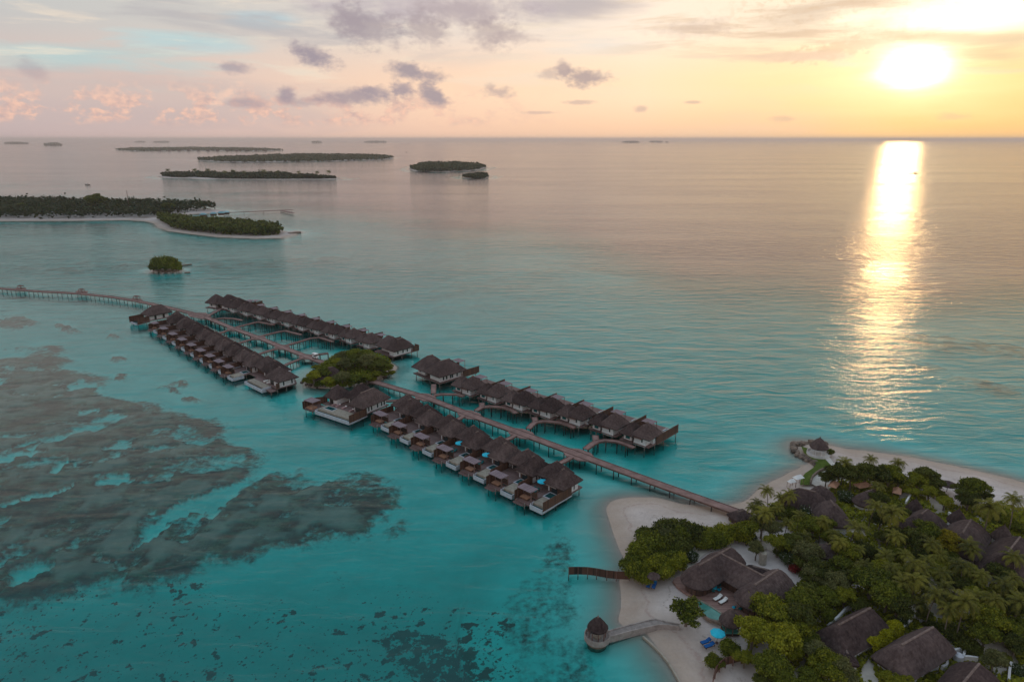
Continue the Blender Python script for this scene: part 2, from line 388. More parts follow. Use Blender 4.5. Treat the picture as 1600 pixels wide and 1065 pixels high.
# stray brown patches near the villas
for b_ in (blob(30,497,55,6,3),blob(95,508,40,4,6),blob(175,522,24,3),blob(180,552,26,6,5),blob(262,600,30,8,8),blob(200,580,14,7,10),blob(290,618,16,7,10),blob(285,590,20,5,-8),blob(505,748,16,5,5),blob(610,790,38,7,-14),
           blob(230,640,70,20,10)):
    reef = np.maximum(reef, 0.8*sstep(b_+(wn3-0.5)*1.3, 0.0, 0.6))
reef_depth = reef; reef_col = np.maximum(reef, deepreef)
# long sand-brown shoals towards the open sea
shoal = np.zeros(WX.shape)
for b_, k_ in ((blob(200,412,330,9,-1),.75),(blob(430,405,160,6,-3),.7),(blob(90,418,160,8,-3),.8),(blob(760,440,230,14,-10),.5),(blob(700,480,180,10,-8),.4),(blob(1120,455,220,16,8),.35),
             (blob(1530,535,150,17,6),.85),(blob(1420,565,70,10,4),.8),(blob(1550,600,75,10,8),.9),(blob(1380,520,120,7,5),.4),(blob(620,410,200,8,-8),.4),(blob(960,500,160,8,6),.3)):
    shoal = np.maximum(shoal, k_*sstep(b_+(wn3-0.5)*1.2+(wn-0.5), 0.0, 0.6))
# open sea beyond the lagoon edge
edge = np.interp(PX, [-500,0,180,330,480,560,700,870,960,1060,1200,1400,1600,2300], [300,300,305,318,330,345,368,385,420,455,468,475,470,470])
offs = sstep((edge-PY)+(wn-0.5)*44+(wn2-0.5)*40, -24, 50+40*sstep(PX, 600, 1200))
right = sstep(PX, 1000, 1500)*sstep(PY, 760, 500)
depth = base_depth*(1-reef)+(0.45+1.3*np.clip(wf-0.42,0,1)+0.9*np.clip(wn3-0.5,0,1))*reef
depth = depth*(1-shoal)+0.3*shoal
mid = sstep(PY, 600, 420)*(1-offs)
depth = depth+1.6*mid*(0.6+wn)*(1-shoal)*(1-reef)
depth = depth+right*0.6
depth = np.where(offs > 0, depth*(1-offs)+18*offs, depth)
shore = sstep(sd+3*(wn3-0.5), -26, 0.0)
depth = depth*(1-shore)+0.35*shore
# deep green pool under the left island and around the pilings
for b_, k_ in ((blob(80,352,190,5),5),(blob(350,376,90,3.0),4)):
    depth = depth+k_*sstep(b_, 0, 0.5)*(sd < 0)
bed = np.maximum(-depth, np.where(sd > -30, height, -1e9))
depth = np.clip(-bed, 0.0, 30)
spots = pmask([(-500,900),(60,915),(250,880),(400,885),(520,870),(700,900),(780,960),(800,1100),(-500,1330)], 30, 60)
spots = spots*(0.5+0.5*sstep(PY, 890, 980))
band = sstep(blob(500,1000,320,60,-14), 0, 0.5); spots = np.clip(spots*(0.65+0.45*np.maximum(sstep(wn, 0.42, 0.62), 0)), 0, 1)
def grid_object(name, Z, m, attrs, keep=None):
    h, w = PX.shape
    verts = np.stack([WX, WY, Z], -1).reshape(-1, 3).astype(np.float32)
    i = np.arange(h*w).reshape(h, w)
    q = np.stack([i[1:, :-1], i[1:, 1:], i[:-1, 1:], i[:-1, :-1]], -1).reshape(-1, 4)
    if keep is not None: q = q[keep.reshape(-1)]
    used = np.unique(q); remap = np.full(h*w, -1); remap[used] = np.arange(len(used)); q = remap[q]; verts = verts[used]
    me = bpy.data.meshes.new(name); me.vertices.add(len(verts)); me.vertices.foreach_set('co', verts.ravel())
    me.loops.add(q.size); me.loops.foreach_set('vertex_index', q.ravel().astype(np.int32))
    me.polygons.add(len(q)); me.polygons.foreach_set('loop_start', np.arange(0, q.size, 4, dtype=np.int32))
    me.polygons.foreach_set('loop_total', np.full(len(q), 4, np.int32)); me.polygons.foreach_set('use_smooth', np.ones(len(q), bool))
    me.update(calc_edges=True); me.validate()
    for k, a in attrs.items():
        at = me.attributes.new(k, 'FLOAT', 'POINT'); at.data.foreach_set('value', a.reshape(-1)[used].astype(np.float32))
    me.materials.append(m); o = bpy.data.objects.new(name, me); col.objects.link(o); return o

def bed_fn(t, b):
    p = t.pos(); n1 = t.noise(p, 0.09, 8, 0.65); n2 = t.noise(p, 0.6, 6, 0.65); n3 = t.noise(p, 0.02, 4, 0.6)
    sand = t.ramp(n1, [(0.3, (0.66, 0.66, 0.60)), (0.7, (0.9, 0.9, 0.83))])
    r = t.attr('reef')
    rm = t.m('ADD', r, t.m('MULTIPLY', t.m('SUBTRACT', n1, 0.5), 1.5))
    rm = t.m('ADD', rm, t.m('MULTIPLY', t.m('SUBTRACT', n2, 0.5), 1.5))
    rm = t.m('MULTIPLY', t.smooth(rm, 0.1, 0.85), t.smooth(r, 0.02, 0.3))
    rn = t.m('ADD', t.m('MULTIPLY', t.noise(p, 0.16, 8, 0.75), 0.6), t.m('MULTIPLY', t.noise(t.mapping(p, rot=(0,0,0.35), scale=(0.25,0.8,1)), 1.0, 6, 0.7), 0.4))
    rc = t.ramp(rn, [(0.43, (0.018, 0.008, 0.004)), (0.5, (0.07, 0.034, 0.017)), (0.58, (0.21, 0.125, 0.07))])
    c = t.mix(rm, sand, rc)
    sh = t.attr('shoal'); c = t.mix(t.m('MULTIPLY', sh, t.smooth(n1, 0.3, 0.6)), c, (0.24, 0.11, 0.07))
    # coral heads
    s = t.attr('spots')
    nA = t.noise(p, 0.42, 5, 0.55); nB = t.noise(p, 1.15, 4, 0.55); nR = t.noise(p, 0.07, 4, 0.6)
    th = t.m('MULTIPLY', t.m('SUBTRACT', nR, 0.5), 0.28); th = t.m('ADD', th, t.m('MULTIPLY', t.m('SUBTRACT', s, 0.8), 0.12))
    dot = t.m('MAXIMUM', t.smooth(t.m('ADD', nA, th), 0.575, 0.625), t.m('MULTIPLY', t.smooth(t.m('ADD', nB, th), 0.59, 0.64), 0.85))
    c = t.mix(t.m('MULTIPLY', dot, t.smooth(s, 0.1, 0.45)), c, (0.06, 0.055, 0.04))
    cl = t.attr('clump'); cm = t.smooth(t.m('ADD', cl, t.m('MULTIPLY', t.m('SUBTRACT', t.noise(p, 0.42, 6, 0.75), 0.5), 4.2)), 0.72, 0.95)
    c = t.mix(t.m('MULTIPLY', cm, t.smooth(cl, 0.02, 0.2)), c, t.ramp(rn, [(0.35, (0.05, 0.035, 0.025)), (0.7, (0.17, 0.13, 0.1))]))
    zb = t.m('ADD', t.sepxyz(p)[2], t.m('MULTIPLY', t.m('SUBTRACT', n1, 0.5), 0.5))
    c = t.mix(t.smooth(zb, -0.9, -0.05), c, (0.47, 0.37, 0.31))
    t.put(b.inputs['Base Color'], c); b.inputs['Roughness'].default_value = 0.95
def beach_fn(t, b):
    p = t.pos(); n1 = t.noise(p, 0.12, 8, 0.6); n2 = t.noise(p, 1.6, 6, 0.7); z = t.sepxyz(p)[2]
    f = t.m('ADD', t.m('MULTIPLY', n1, 0.6), t.m('MULTIPLY', n2, 0.4))
    dry = t.ramp(f, [(0.3, (0.50, 0.435, 0.42)), (0.7, (0.68, 0.595, 0.57))])
    wetc = t.ramp(f, [(0.3, (0.38, 0.29, 0.235)), (0.7, (0.52, 0.41, 0.34))])
    zz = t.m('ADD', z, t.m('MULTIPLY', t.m('SUBTRACT', n1, 0.5), 0.5))
    c = t.mix(t.smooth(zz, 0.05, 0.95), wetc, dry)
    # line of weed left by the tide
    line = t.m('MULTIPLY', t.smooth(t.m('ABSOLUTE', t.m('SUBTRACT', zz, 0.62)), 0.03, 0.0), t.smooth(n2, 0.45, 0.6))
    c = t.mix(t.m('MULTIPLY', line, 0.7), c, (0.26, 0.2, 0.16))
    l2 = t.m('MULTIPLY', t.smooth(t.m('ABSOLUTE', t.m('SUBTRACT', zz, 0.36)), 0.04, 0.0), t.smooth(n2, 0.40, 0.55)); c = t.mix(t.m('MULTIPLY', l2, 0.55), c, (0.34, 0.22, 0.19))
    foot = t.noise(p, 0.7, 8, 0.85); c = t.mix(t.m('MULTIPLY', t.smooth(foot, 0.52, 0.66), 0.35), c, (0.34, 0.29, 0.28))
    rake = t.noise(t.mapping(p, rot=(0,0,0.9), scale=(0.12, 1.6, 1)), 1.0, 4, 0.6); c = t.mix(t.m('MULTIPLY', t.smooth(rake, 0.5, 0.7), 0.22), c, (0.38, 0.33, 0.32))
    t.put(b.inputs['Base Color'], c); b.inputs['Roughness'].default_value = 0.9; b.inputs['Specular IOR Level'].default_value = 0.2
    bump(t, b, n2, 0.5, 0.08)
M['bed'] = mat('seabed', fn=bed_fn); M['beach'] = mat('beach_sand', fn=beach_fn)
cellmax = np.maximum.reduce([bed[1:, :-1], bed[1:, 1:], bed[:-1, 1:], bed[:-1, :-1]])
cellmin = np.minimum.reduce([bed[1:, :-1], bed[1:, 1:], bed[:-1, 1:], bed[:-1, :-1]])
struct(grid_object('seabed', bed, M['bed'], dict(reef=reef_col, spots=spots, shoal=shoal, clump=clump), cellmax < 0.02))
struct(grid_object('beach', bed, M['beach'], {}, cellmax >= 0.02))

def water_mat():
    m = bpy.data.materials.new('lagoon_water'); m.use_nodes = True
    t = NT(m.node_tree); t.n.remove(t.n['Principled BSDF']); out = t.n['Material Output']
    p = t.pos(); d = t.attr('depth')
    r = math.radians(WAVE_ROT)
    big = t.noise(t.mapping(p, rot=(0,0,r), scale=(0.06, 0.17, 0.1)), 1.0, 4, 0.55, 0.6)
    med = t.noise(t.mapping(p, rot=(0,0,r+0.12), scale=(0.22, 0.62, 0.3)), 1.0, 4, 0.6, 0.4)
    fine = t.noise(t.mapping(p, rot=(0,0,r-0.2), scale=(1.2, 2.1, 1)), 1.0, 3, 0.6)
    slick = t.noise(t.mapping(p, rot=(0,0,math.radians(-14)), scale=(0.0012, 0.0062, 1)), 1.0, 5, 0.6, 0.5)
    gust = t.noise(p, 0.012, 4, 0.55)
    calm = t.m('ADD', 0.52, t.m('MULTIPLY', t.smooth(slick, 0.36, 0.62), 0.66))
    calm = t.m('MULTIPLY', calm, t.m('ADD', 0.8, t.m('MULTIPLY', gust, 0.4)))
    h = t.m('ADD', t.m('MULTIPLY', big, 0.85), t.m('ADD', t.m('MULTIPLY', med, 0.16), t.m('MULTIPLY', fine, 0.06)))
    shal = t.m('ADD', 0.34, t.m('MULTIPLY', t.attr('swell'), 0.75))
    h = t.m('MULTIPLY', h, t.m('MULTIPLY', calm, shal))
    bp = t.new('ShaderNodeBump'); bp.inputs['Strength'].default_value = 1.0; bp.inputs['Distance'].default_value = WAVE_H; t.put(bp.inputs['Height'], h)
    fr = t.new('ShaderNodeFresnel'); fr.inputs['IOR'].default_value = 1.33; t.l.new(bp.outputs[0], fr.inputs['Normal'])
    ex = lambda k: t.m('EXPONENT', t.m('MULTIPLY', d, -k))
    tint = t.new('ShaderNodeCombineColor'); t.put(tint.inputs[0], ex(1.25)); t.put(tint.inputs[1], ex(0.045)); t.put(tint.inputs[2], ex(0.05))
    tr = t.new('ShaderNodeBsdfTransparent'); t.l.new(tint.outputs[0], tr.inputs['Color'])
    df = t.new('ShaderNodeBsdfDiffuse'); t.put(df.inputs['Color'], t.mix(t.smooth(d, 4.0, 14.0), (0.004, 0.17, 0.18), (0.25, 0.155, 0.15)))  # pinkish deep colour stands in for haze and reflected sky on the far sea
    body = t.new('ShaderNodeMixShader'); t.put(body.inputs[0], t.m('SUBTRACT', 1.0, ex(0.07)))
    t.l.new(tr.outputs[0], body.inputs[1]); t.l.new(df.outputs[0], body.inputs[2])
    gl = t.new('ShaderNodeBsdfGlossy'); gl.inputs['Roughness'].default_value = 0.08; t.l.new(bp.outputs[0], gl.inputs['Normal'])
    mx = t.new('ShaderNodeMixShader'); t.put(mx.inputs[0], fr.outputs[0]); t.l.new(body.outputs[0], mx.inputs[1]); t.l.new(gl.outputs[0], mx.inputs[2])
    t.l.new(mx.outputs[0], out.inputs['Surface']); return m
WAVE_ROT = 12; WAVE_H = 1.35
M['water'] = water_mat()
swell = np.maximum(sstep(PY, 760, 560)*sstep(PX, 560, 1000), sstep(PY, 560, 380)); swell = np.clip(swell*(0.7+0.6*wn2)+0.18*sstep(PX, 900, 1100), 0, 1)*(1-0.5*sstep(PY, 430, 300))*sstep(sd, -1, -14)
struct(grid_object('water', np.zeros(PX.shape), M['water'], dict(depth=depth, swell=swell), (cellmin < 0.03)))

# ------------------------------------------------------------------ overwater villas
ORD = ['first','second','third','fourth','fifth','sixth','seventh','eighth','ninth','tenth','eleventh','twelfth']
A0 = math.radians(-43)
DZ = 1.75            # deck level
def at(o, ang, x, y): return (o[0]+x*math.cos(ang)-y*math.sin(ang), o[1]+x*math.sin(ang)+y*math.cos(ang))
def pilings(root, pts, top=DZ-0.2, r=0.13):
    for x, y in pts: MB().cyl(x, y, -2.6, top, r, 7).build('piling', M['piling'], root)
def hip(root, x0, x1, y0, y1, ze, zr, ridge_x=None, ridge_y=None, rl=0.0, axis='x'):
    cx = (x0+x1)/2 if ridge_x is None else ridge_x; cy = (y0+y1)/2 if ridge_y is None else ridge_y
    a = (cx-rl/2, cy) if axis == 'x' else (cx, cy-rl/2); b = (cx+rl/2, cy) if axis == 'x' else (cx, cy+rl/2)
    r = roof_mb(MB(), rect_per(x0, x1, y0, y1, 5), a, b, zr, ze, 1.12, 5, 0.35, 0.06).build('roof', M['thatch'], root)
    e = 0.18
    ridge_mb(MB(), (a[0]-e*(axis == 'x'), a[1]-e*(axis == 'y')), (b[0]+e*(axis == 'x'), b[1]+e*(axis == 'y')), zr-0.05, 0.2).build('ridge_cap', M['ridge'], r)
    return r
def window(root, x0, x1, y0, y1, z0, z1, m='glass'):
    return MB().box(x0, x1, y0, y1, z0, z1).build('window', M[m], root)
def pergola(root, x0, x1, y0, y1, zt, back=True, posts=True):
    p = MB().box(x0, x1, y0, y1, zt-0.1, zt).build('pergola_roof', M['pergola'], root)
    if posts:
        for x in (x0+0.15, x1-0.15):
            for y in (y0+0.15, y1-0.15): MB().box(x-0.07, x+0.07, y-0.07, y+0.07, DZ-0.2, zt-0.1).build('post', M['beam'], p)
    return p

def front_villa(last=False):
    """local x runs along the row, y towards the boardwalk; origin at the outer corner of the white pool wall"""
    root = thing('overwater_villa', 'x', 'villa')
    # platform of the house and the inner deck
    MB().prism([(-10.3,4.6),(0.25,4.6),(0.25,15.2),(-10.3,15.2)], DZ-0.28, DZ).build('platform', M['deck'], root)
    MB().prism([(-10.3,2.95),(-4.1,2.95),(-4.1,4.6),(-10.3,4.6)], DZ-0.281, DZ-0.003).build('upper_deck', M['deck'], root)
    d = MB().prism([(-8.6,-0.1),(-4.05,-0.1),(-4.05,2.95),(-8.6,2.95)], DZ-0.75, DZ-0.5)
    d.prism([(-8.6,-0.95),(-5.6,-0.95),(-4.9,-0.1),(-8.6,-0.1)], DZ-1.0, DZ-0.78).build('lower_deck', M['deck'], root)
    # white pool body with infinity edge
    body = MB(); body.box(-3.95, 0.0, 0.0, 0.22, 0.35, 1.45); body.box(-3.95, -3.75, 0.22, 1.6, 0.35, 1.75); body.box(-0.2, 0.0, 0.22, 4.6, 0.35, 1.5)
    body.box(-3.75, -0.2, 0.22, 4.6, 0.35, 0.9); body.build('pool_wall', M['poolwhite'], root)
    MB().box(-3.75, -0.2, 0.22, 1.1, 0.9, 1.12).build('overflow_channel', M['pool'], root)
    MB().box(-3.75, -0.2, 1.1, 4.6, 0.9, DZ+0.02).build('terrace', M['stone'], root)
    c = MB()
    for x0, x1, y0, y1 in ((-3.9,-1.0,4.75,5.0),(-3.9,-1.0,7.3,7.55),(-3.9,-3.65,5.0,7.3),(-1.25,-1.0,5.0,7.3)): c.box(x0, x1, y0, y1, DZ, DZ+0.16)
    pl = c.build('plunge_pool', M['poolwhite'], root)
    MB().box(-3.65, -1.25, 5.0, 7.3, DZ+0.003, DZ+0.08).build('pool_water', M['pool'], pl)
    # walls
    w = MB(); w.box(-4.9, 0.0, 8.0, 13.6, DZ, 4.3); w.box(-9.6, -4.9, 10.4, 15.0, DZ, 4.3)
    wl = w.build('wall', M['white'], root)
    MB().box(-4.3, -0.25, 7.85, 7.99, DZ, 4.1).build('facade', M['wood'], root)
    window(root, -3.6, -1.9, 7.78, 7.84, DZ+0.05, 3.9, 'glass'); window(root, -9.2, -5.6, 10.3, 10.39, DZ+0.05, 3.8, 'glass')
    for y in (9.0, 10.3, 11.9): window(root, 0.01, 0.07, y, y+0.35, 2.2, 3.7)
    window(root, -7.6, -6.4, 15.01, 15.08, DZ+0.05, 3.8, 'opening')
    # roofs
    hip(root, -10.3, -2.9, 8.6, 16.0, 4.2, 7.75, -5.9, 12.1, 0.8, 'y')
    hip(root, -5.5, 1.0, 6.7, 14.6, 4.25, 7.85, -1.9, 9.9, 0.6, 'y')
    MB().box(-4.4, -1.2, 6.35, 6.6, 4.05, 4.2).build('fascia', M['ridge'], root)
    # privacy walls
    f = MB(); f.wall((-8.7,-0.1), (-8.7,3.0), 0.9, 3.6, 0.12); f.wall((-10.3,3.0), (-10.3,9.8), DZ, 3.7, 0.12); f.wall((-10.3,3.0), (-8.7,3.0), DZ, 3.7, 0.12)
    f.build('privacy_wall', M['fence'], root)
    MB().wall((-8.5,3.05), (-4.3,3.05), DZ-0.2, 3.1, 0.1).build('screen', M['wood'], root)
    p = pergola(root, -8.55, -4.0, 0.5, 3.2, 4.35)
    MB().box(-8.2, -5.6, 1.0, 2.7, DZ-0.49, DZ-0.1).build('daybed', M['wood'], root)
    MB().box(-8.1, -5.7, 1.1, 2.6, DZ-0.1, DZ+0.08).build('daybed_cushion', M['orange'], root)
    MB().cyl(-3.7, 0.4, 0.9, 4.9, 0.05, 6).build('lamp_post', M['beam'], root)
    if last:
        f = MB(); f.wall((0.35,-0.1), (0.35,10.6), 1.3, 3.7, 0.14); f.build('privacy_wall', M['fence'], root)
        MB().box(0.22, 0.5, -0.15, 10.7, 1.02, 1.29).build('base_beam', M['poolwhite'], root)
    pilings(root, [(-8.2,0.2),(-5.2,-0.4),(-3.5,1.5),(-0.4,1.2),(-0.3,5.5),(-0.3,9.5),(-0.3,14.6),(-5.0,14.6),(-9.8,14.6),(-9.8,8.0),(-9.9,4.0),(-5.0,6.0)])
    return root
def back_villa(last=False):
    """local x along the row, y outwards (away from the boardwalk); origin at the near right corner of the larger hut"""
    root = thing('overwater_villa', 'x', 'villa')
    MB().prism([(-8.3,-0.9),(-3.9,-0.9),(-3.9,-0.2),(1.1,-0.2),(1.3,3.2),(1.3,15.5),(-8.3,15.5)], DZ-0.3, DZ).build('platform', M['deck'], root)
    w = MB(); w.box(-3.9, 0.0, 0.0, 5.6, DZ-0.35+0.36, 4.3); w.box(0.0, 0.9, 2.6, 5.6, DZ+0.004, 4.2); w.box(-7.6, -4.9, 0.3, 4.6, DZ+0.004, 4.1)
    w.build('wall', M['white'], root)
    MB().box(-3.95, 0.04, -0.08, 0.0, DZ-0.5, DZ+0.5).build('wall_base', M['white'], root)
    window(root, -1.45, -1.05, -0.06, -0.005, 2.5, 3.7, 'glass'); window(root, -6.9, -5.5, 0.22, 0.29, 2.1, 3.0, 'tealdark')
    window(root, -4.9, -3.95, 1.0, 1.1, DZ, 3.8, 'opening'); window(root, 0.9, 0.96, 3.6, 3.9, 2.4, 3.6, 'glass')
    hip(root, -8.5, -3.4, -1.4, 5.6, 3.95, 6.9, -5.9, 2.0, 0.5, 'y')
    hip(root, -4.9, 1.7, -0.9, 6.6, 4.2, 7.7, -1.6, 2.8, 0.5, 'y')
    MB().box(-3.6, -0.9, -1.15, -0.4, 3.75, 3.88).build('awning', M['beam'], root)
    pg = pergola(root, -7.3, -3.6, 8.9, 11.9, 4.6)
    MB().wall((-7.5,8.6), (-7.5,12.2), DZ, 4.3, 0.12).build('screen', M['fence'], root)
    MB().box(-2.6, 0.6, 9.0, 12.2, DZ, DZ+0.05).build('terrace', M['stone'], root)
    c = MB().box(-2.2, 0.4, 12.6, 14.8, DZ, DZ+0.14).build('plunge_pool', M['poolwhite'], root)
    MB().box(-1.95, 0.15, 12.85, 14.55, DZ+0.14, DZ+0.146).build('pool_water', M['pool'], c)
    x, y0 = (1.35, 3.6) if last else (1.35, 4.6)
    MB().wall((x, y0), (x, 15.6), DZ-0.1, 4.0, 0.14).build('privacy_wall', M['fence'], root)
    MB().box(x-0.12, x+0.12, y0, 15.7, DZ-0.4, DZ-0.11).build('base_beam', M['ridge'], root)
    MB().wall((-8.4,5.0), (-8.4,9.4), DZ, 3.8, 0.12).build('screen', M['wood'], root)
    pilings(root, [(-7.6,-0.5),(-5.6,-0.6),(-3.4,0.1),(-0.4,0.1),(0.9,3.4),(1.1,8.0),(1.1,14.9),(-4.0,14.9),(-8.0,14.9),(-8.0,5.0)])
    return root
def row(proto, corners, z, ang, labels, group, last_proto=None):
    kids = kidlist(proto); out = []
    for i, (px, py) in enumerate(corners):
        g = G(px, py, z)
        if last_proto is not None and i == len(corners)-1: o = last_proto; o.location = (*g, 0); o.rotation_euler = (0,0,ang); o['label'] = labels[i]; o['group'] = group
        elif i == 0 and proto['label'] == 'x': o = proto; o.location = (*g, 0); o.rotation_euler = (0,0,ang); o['label'] = labels[i]; o['group'] = group
        else: o = copy_tree(proto, (*g, 0), ang, labels[i], group, kids=kids)
        out.append(o)
    return out
FR = [(607.3,673),(637.6,691.8),(674,711),(712,731.6),(755.8,752.3),(799.6,776.6),(847,800)]
BK = [(734.9,619.8),(774.8,631.5),(816,644),(859,655.5),(905.4,667.6),(957.7,682.3),(1008.5,699)]
fv = front_villa(); fl = front_villa(True)
bv = back_villa(); bl = back_villa(True)
n = len(FR)
front_row = row(fv, FR, 1.0, A0, ['thatched villa with white pool wall, %s from the beach in the row below the boardwalk' % ORD[n-1-i] if i < n-1 else 'thatched villa with brown side fence over a white beam, nearest the beach below the boardwalk' for i in range(n)], 'villas in the near row between the green islet and the beach', fl)
back_row = row(bv, BK, 1.3, A0, ['twin roofed white walled villa, %s from the beach in the row behind the boardwalk' % ORD[n-1-i] if i < n-1 else 'twin roofed white villa with brown fence reaching to sea, nearest the beach behind the boardwalk' for i in range(n)], 'villas in the row behind the boardwalk near the beach', bl)
LF = [(244.5+14.8*i, 520+9.15*i) for i in range(9)]
front_left = row(fv, LF, 1.0, A0, ['villa with brown pergola and white pool, %s from the left in the front left row' % ORD[i] for i in range(9)], 'villas in the near row of the block left of the islet')
LB = [(365.8,489.3),(386.5,494.6),(407.8,500.3),(429,506.3),(451.3,511.8),(473.7,518),(498,524.2),(522.5,531),(549,538),(577,546)]
back_left = row(bv, LB, 1.3, A0, ['twin roofed thatched villa, %s from the left in the back row left of the islet' % ORD[i] for i in range(10)], 'villas in the row behind the block left of the islet')

def fences(root, segs, z0=DZ-0.1, z1=3.8):
    for a, b in segs: MB().wall(a, b, z0, z1, 0.14).build('privacy_wall', M['fence'], root)
# the large villa in front of the islet
E_A = math.radians(-35)
def big_villa(label, g, ang, group=None):
    r = thing('pool_villa', label, 'villa', (*g, 0), ang, group)
    MB().prism([(-18.2,5.0),(0.3,5.0),(0.3,17.0),(-9.5,17.0),(-9.5,13.5),(-18.2,13.5)], DZ-0.28, DZ).build('platform', M['deck'], r)
    MB().prism([(-20.8,-0.6),(-16.1,-0.6),(-16.1,5.0),(-20.8,5.0)], DZ-0.75, DZ-0.5).build('lower_deck', M['deck'], r)
    b = MB(); b.box(-16.0, 0.0, 0.0, 0.25, 0.3, 1.45); b.box(-16.0, -15.75, 0.25, 5.0, 0.3, 1.7); b.box(-15.75, 0.0, 0.25, 5.0, 0.3, 0.9); b.build('pool_wall', M['poolwhite'], r)
    MB().box(-15.75, -0.1, 0.25, 1.15, 0.9, 1.12).build('overflow_channel', M['pool'], r)
    MB().box(-15.75, -0.1, 1.15, 5.0, 0.9, DZ+0.02).build('terrace', M['stone'], r)
    pl = MB().box(-14.6, -10.4, 2.4, 4.6, DZ+0.02, DZ+0.12).build('plunge_pool', M['poolwhite'], r)
    MB().box(-14.4, -10.6, 2.6, 4.4, DZ+0.12, DZ+0.126).build('pool_water', M['pool'], pl)
    w = MB(); w.box(-17.0, -13.2, 7.0, 12.0, DZ, 4.3); w.box(-4.6, 0.0, 6.6, 16.0, DZ, 4.4); w.box(-11.4, -4.6, 10.5, 16.2, DZ, 4.4); w.build('wall', M['white'], r)
    for a in ((-16.6,-15.0,6.9,6.99),(-10.8,-8.6,10.4,10.49),(-7.6,-5.2,10.4,10.49),(-4.2,-0.6,6.5,6.59)): window(r, *a, DZ+0.03, 4.0, 'opening')
    for y in (8.2, 9.4, 12.0, 13.8, 15.0): window(r, 0.005, 0.06, y, y+0.5, 2.2, 3.9, 'glass')
    hip(r, -18.2, -12.4, 5.6, 13.2, 4.1, 7.4, -15.4, 9.4, 0.6, 'y')
    hip(r, -12.4, -3.0, 8.8, 17.2, 4.3, 8.5, -8.0, 13.2, 1.0, 'y')
    hip(r, -5.8, 1.2, 4.9, 17.4, 4.3, 8.1, -2.4, 10.6, 5.5, 'y')
    fences(r, [((0.35,-0.1),(0.35,7.2)), ((-20.9,-0.7),(-20.9,3.2)), ((-20.9,3.2),(-18.4,7.4))], 1.1, 3.6)
    MB().box(0.22, 0.5, -0.15, 7.3, 0.82, 1.09).build('base_beam', M['poolwhite'], r)
    pergola(r, -20.8, -16.3, -0.3, 3.0, 4.1)
    MB().box(-20.5, -17.5, 0.3, 2.4, DZ-0.49, DZ-0.08).build('daybed', M['orange'], r)
    for k, (x, y) in enumerate(((-14.2,5.4),(-12.6,5.6),(-9.6,5.6),(-5.8,5.2))):
        s_ = MB().box(x, x+0.7, y, y+1.9, DZ+0.02, DZ+0.35).build('sunbed', M['pink'], r)
        MB().box(x+0.02, x+0.68, y+1.5, y+1.85, DZ+0.35, DZ+0.5).build('headrest', M['cushion'], s_)
    pilings(r, [(-20.4,0),(-17,0),(-15.2,1.5),(-8,1.5),(-0.6,1.5),(-0.3,6),(-0.3,11),(-0.3,16.4),(-9,16.4),(-17.8,13),(-20.4,4.4)])
    return r
bigv = big_villa('large thatched villa with long white pool wall, in front of the green islet', G(545.2,661,1.0), E_A)
# end of the near row at the left block: longer white terrace
def end_villa(label, g, ang):
    r = thing('terrace_villa', label, 'villa', (*g, 0), ang)
    MB().prism([(-12.6,3.6),(3.6,3.6),(3.6,11.6),(-3.0,14.5),(-12.6,14.5)], DZ-0.28, DZ).build('platform', M['deck'], r)
    b = MB(); b.box(-12.6, 0.2, 0.0, 0.25, 0.3, 1.5); b.box(-12.6, -12.35, 0.25, 3.6, 0.3, 1.5); b.box(-0.05, 0.2, 0.25, 3.6, 0.3, 1.9); b.box(-12.35, -0.05, 0.25, 3.6, 0.3, 0.9); b.build('pool_wall', M['poolwhite'], r)
    MB().box(-12.35, -0.05, 0.25, 1.1, 0.9, 1.12).build('overflow_channel', M['pool'], r)
    MB().box(-12.35, -0.05, 1.1, 3.6, 0.9, DZ+0.02).build('terrace', M['stone'], r)
    MB().box(0.6, 4.0, 1.2, 3.5, DZ-0.7, DZ-0.45).build('lower_deck', M['deck'], r)
    w = MB(); w.box(-11.8, -3.6, 7.4, 13.6, DZ, 4.3); w.box(-3.6, 3.4, 5.0, 10.8, DZ, 4.3); w.build('wall', M['white'], r)
    for a in ((-10.9,-8.8,7.3,7.39),(-7.8,-5.0,7.3,7.39),(-2.8,-0.4,4.9,4.99)): window(r, *a, DZ+0.03, 4.0, 'opening')
    for y in (6.4, 9.6): window(r, 3.405, 3.46, y, y+0.5, 2.2, 3.9, 'glass')
    hip(r, -13.0, -4.0, 6.2, 14.6, 4.2, 7.9, -8.4, 10.2, 1.0, 'x'); hip(r, -5.2, 4.6, 3.9, 12.2, 4.2, 7.8, -0.6, 7.9, 0.8, 'x')
    MB().box(-19.0, -12.6, 5.0, 15.0, DZ-0.28, DZ-0.004).build('platform', M['deck'], r); MB().box(-18.0, -11.8, 8.0, 14.0, DZ, 4.3).build('wall', M['wood'], r)
    hip(r, -19.4, -11.2, 6.8, 15.4, 4.25, 7.8, -15.4, 11.0, 1.0, 'y')
    for x in (-6.6, -4.4): MB().box(x, x+0.8, 4.2, 6.0, DZ, DZ+0.35).build('sunbed', M['cushion'], r)
    fences(r, [((3.65,3.6),(3.65,4.9))], DZ, 3.6)
    pilings(r, [(-11.4,1.0),(-6,1.0),(-0.5,1.0),(3.6,1.6),(3.3,4.2),(3.3,7.5),(3.3,11.0),(-6,14)])
    return r
end_villa('thatched villa with wide white terrace, right end of the front left row', G(409,612.5,0.6), A0)
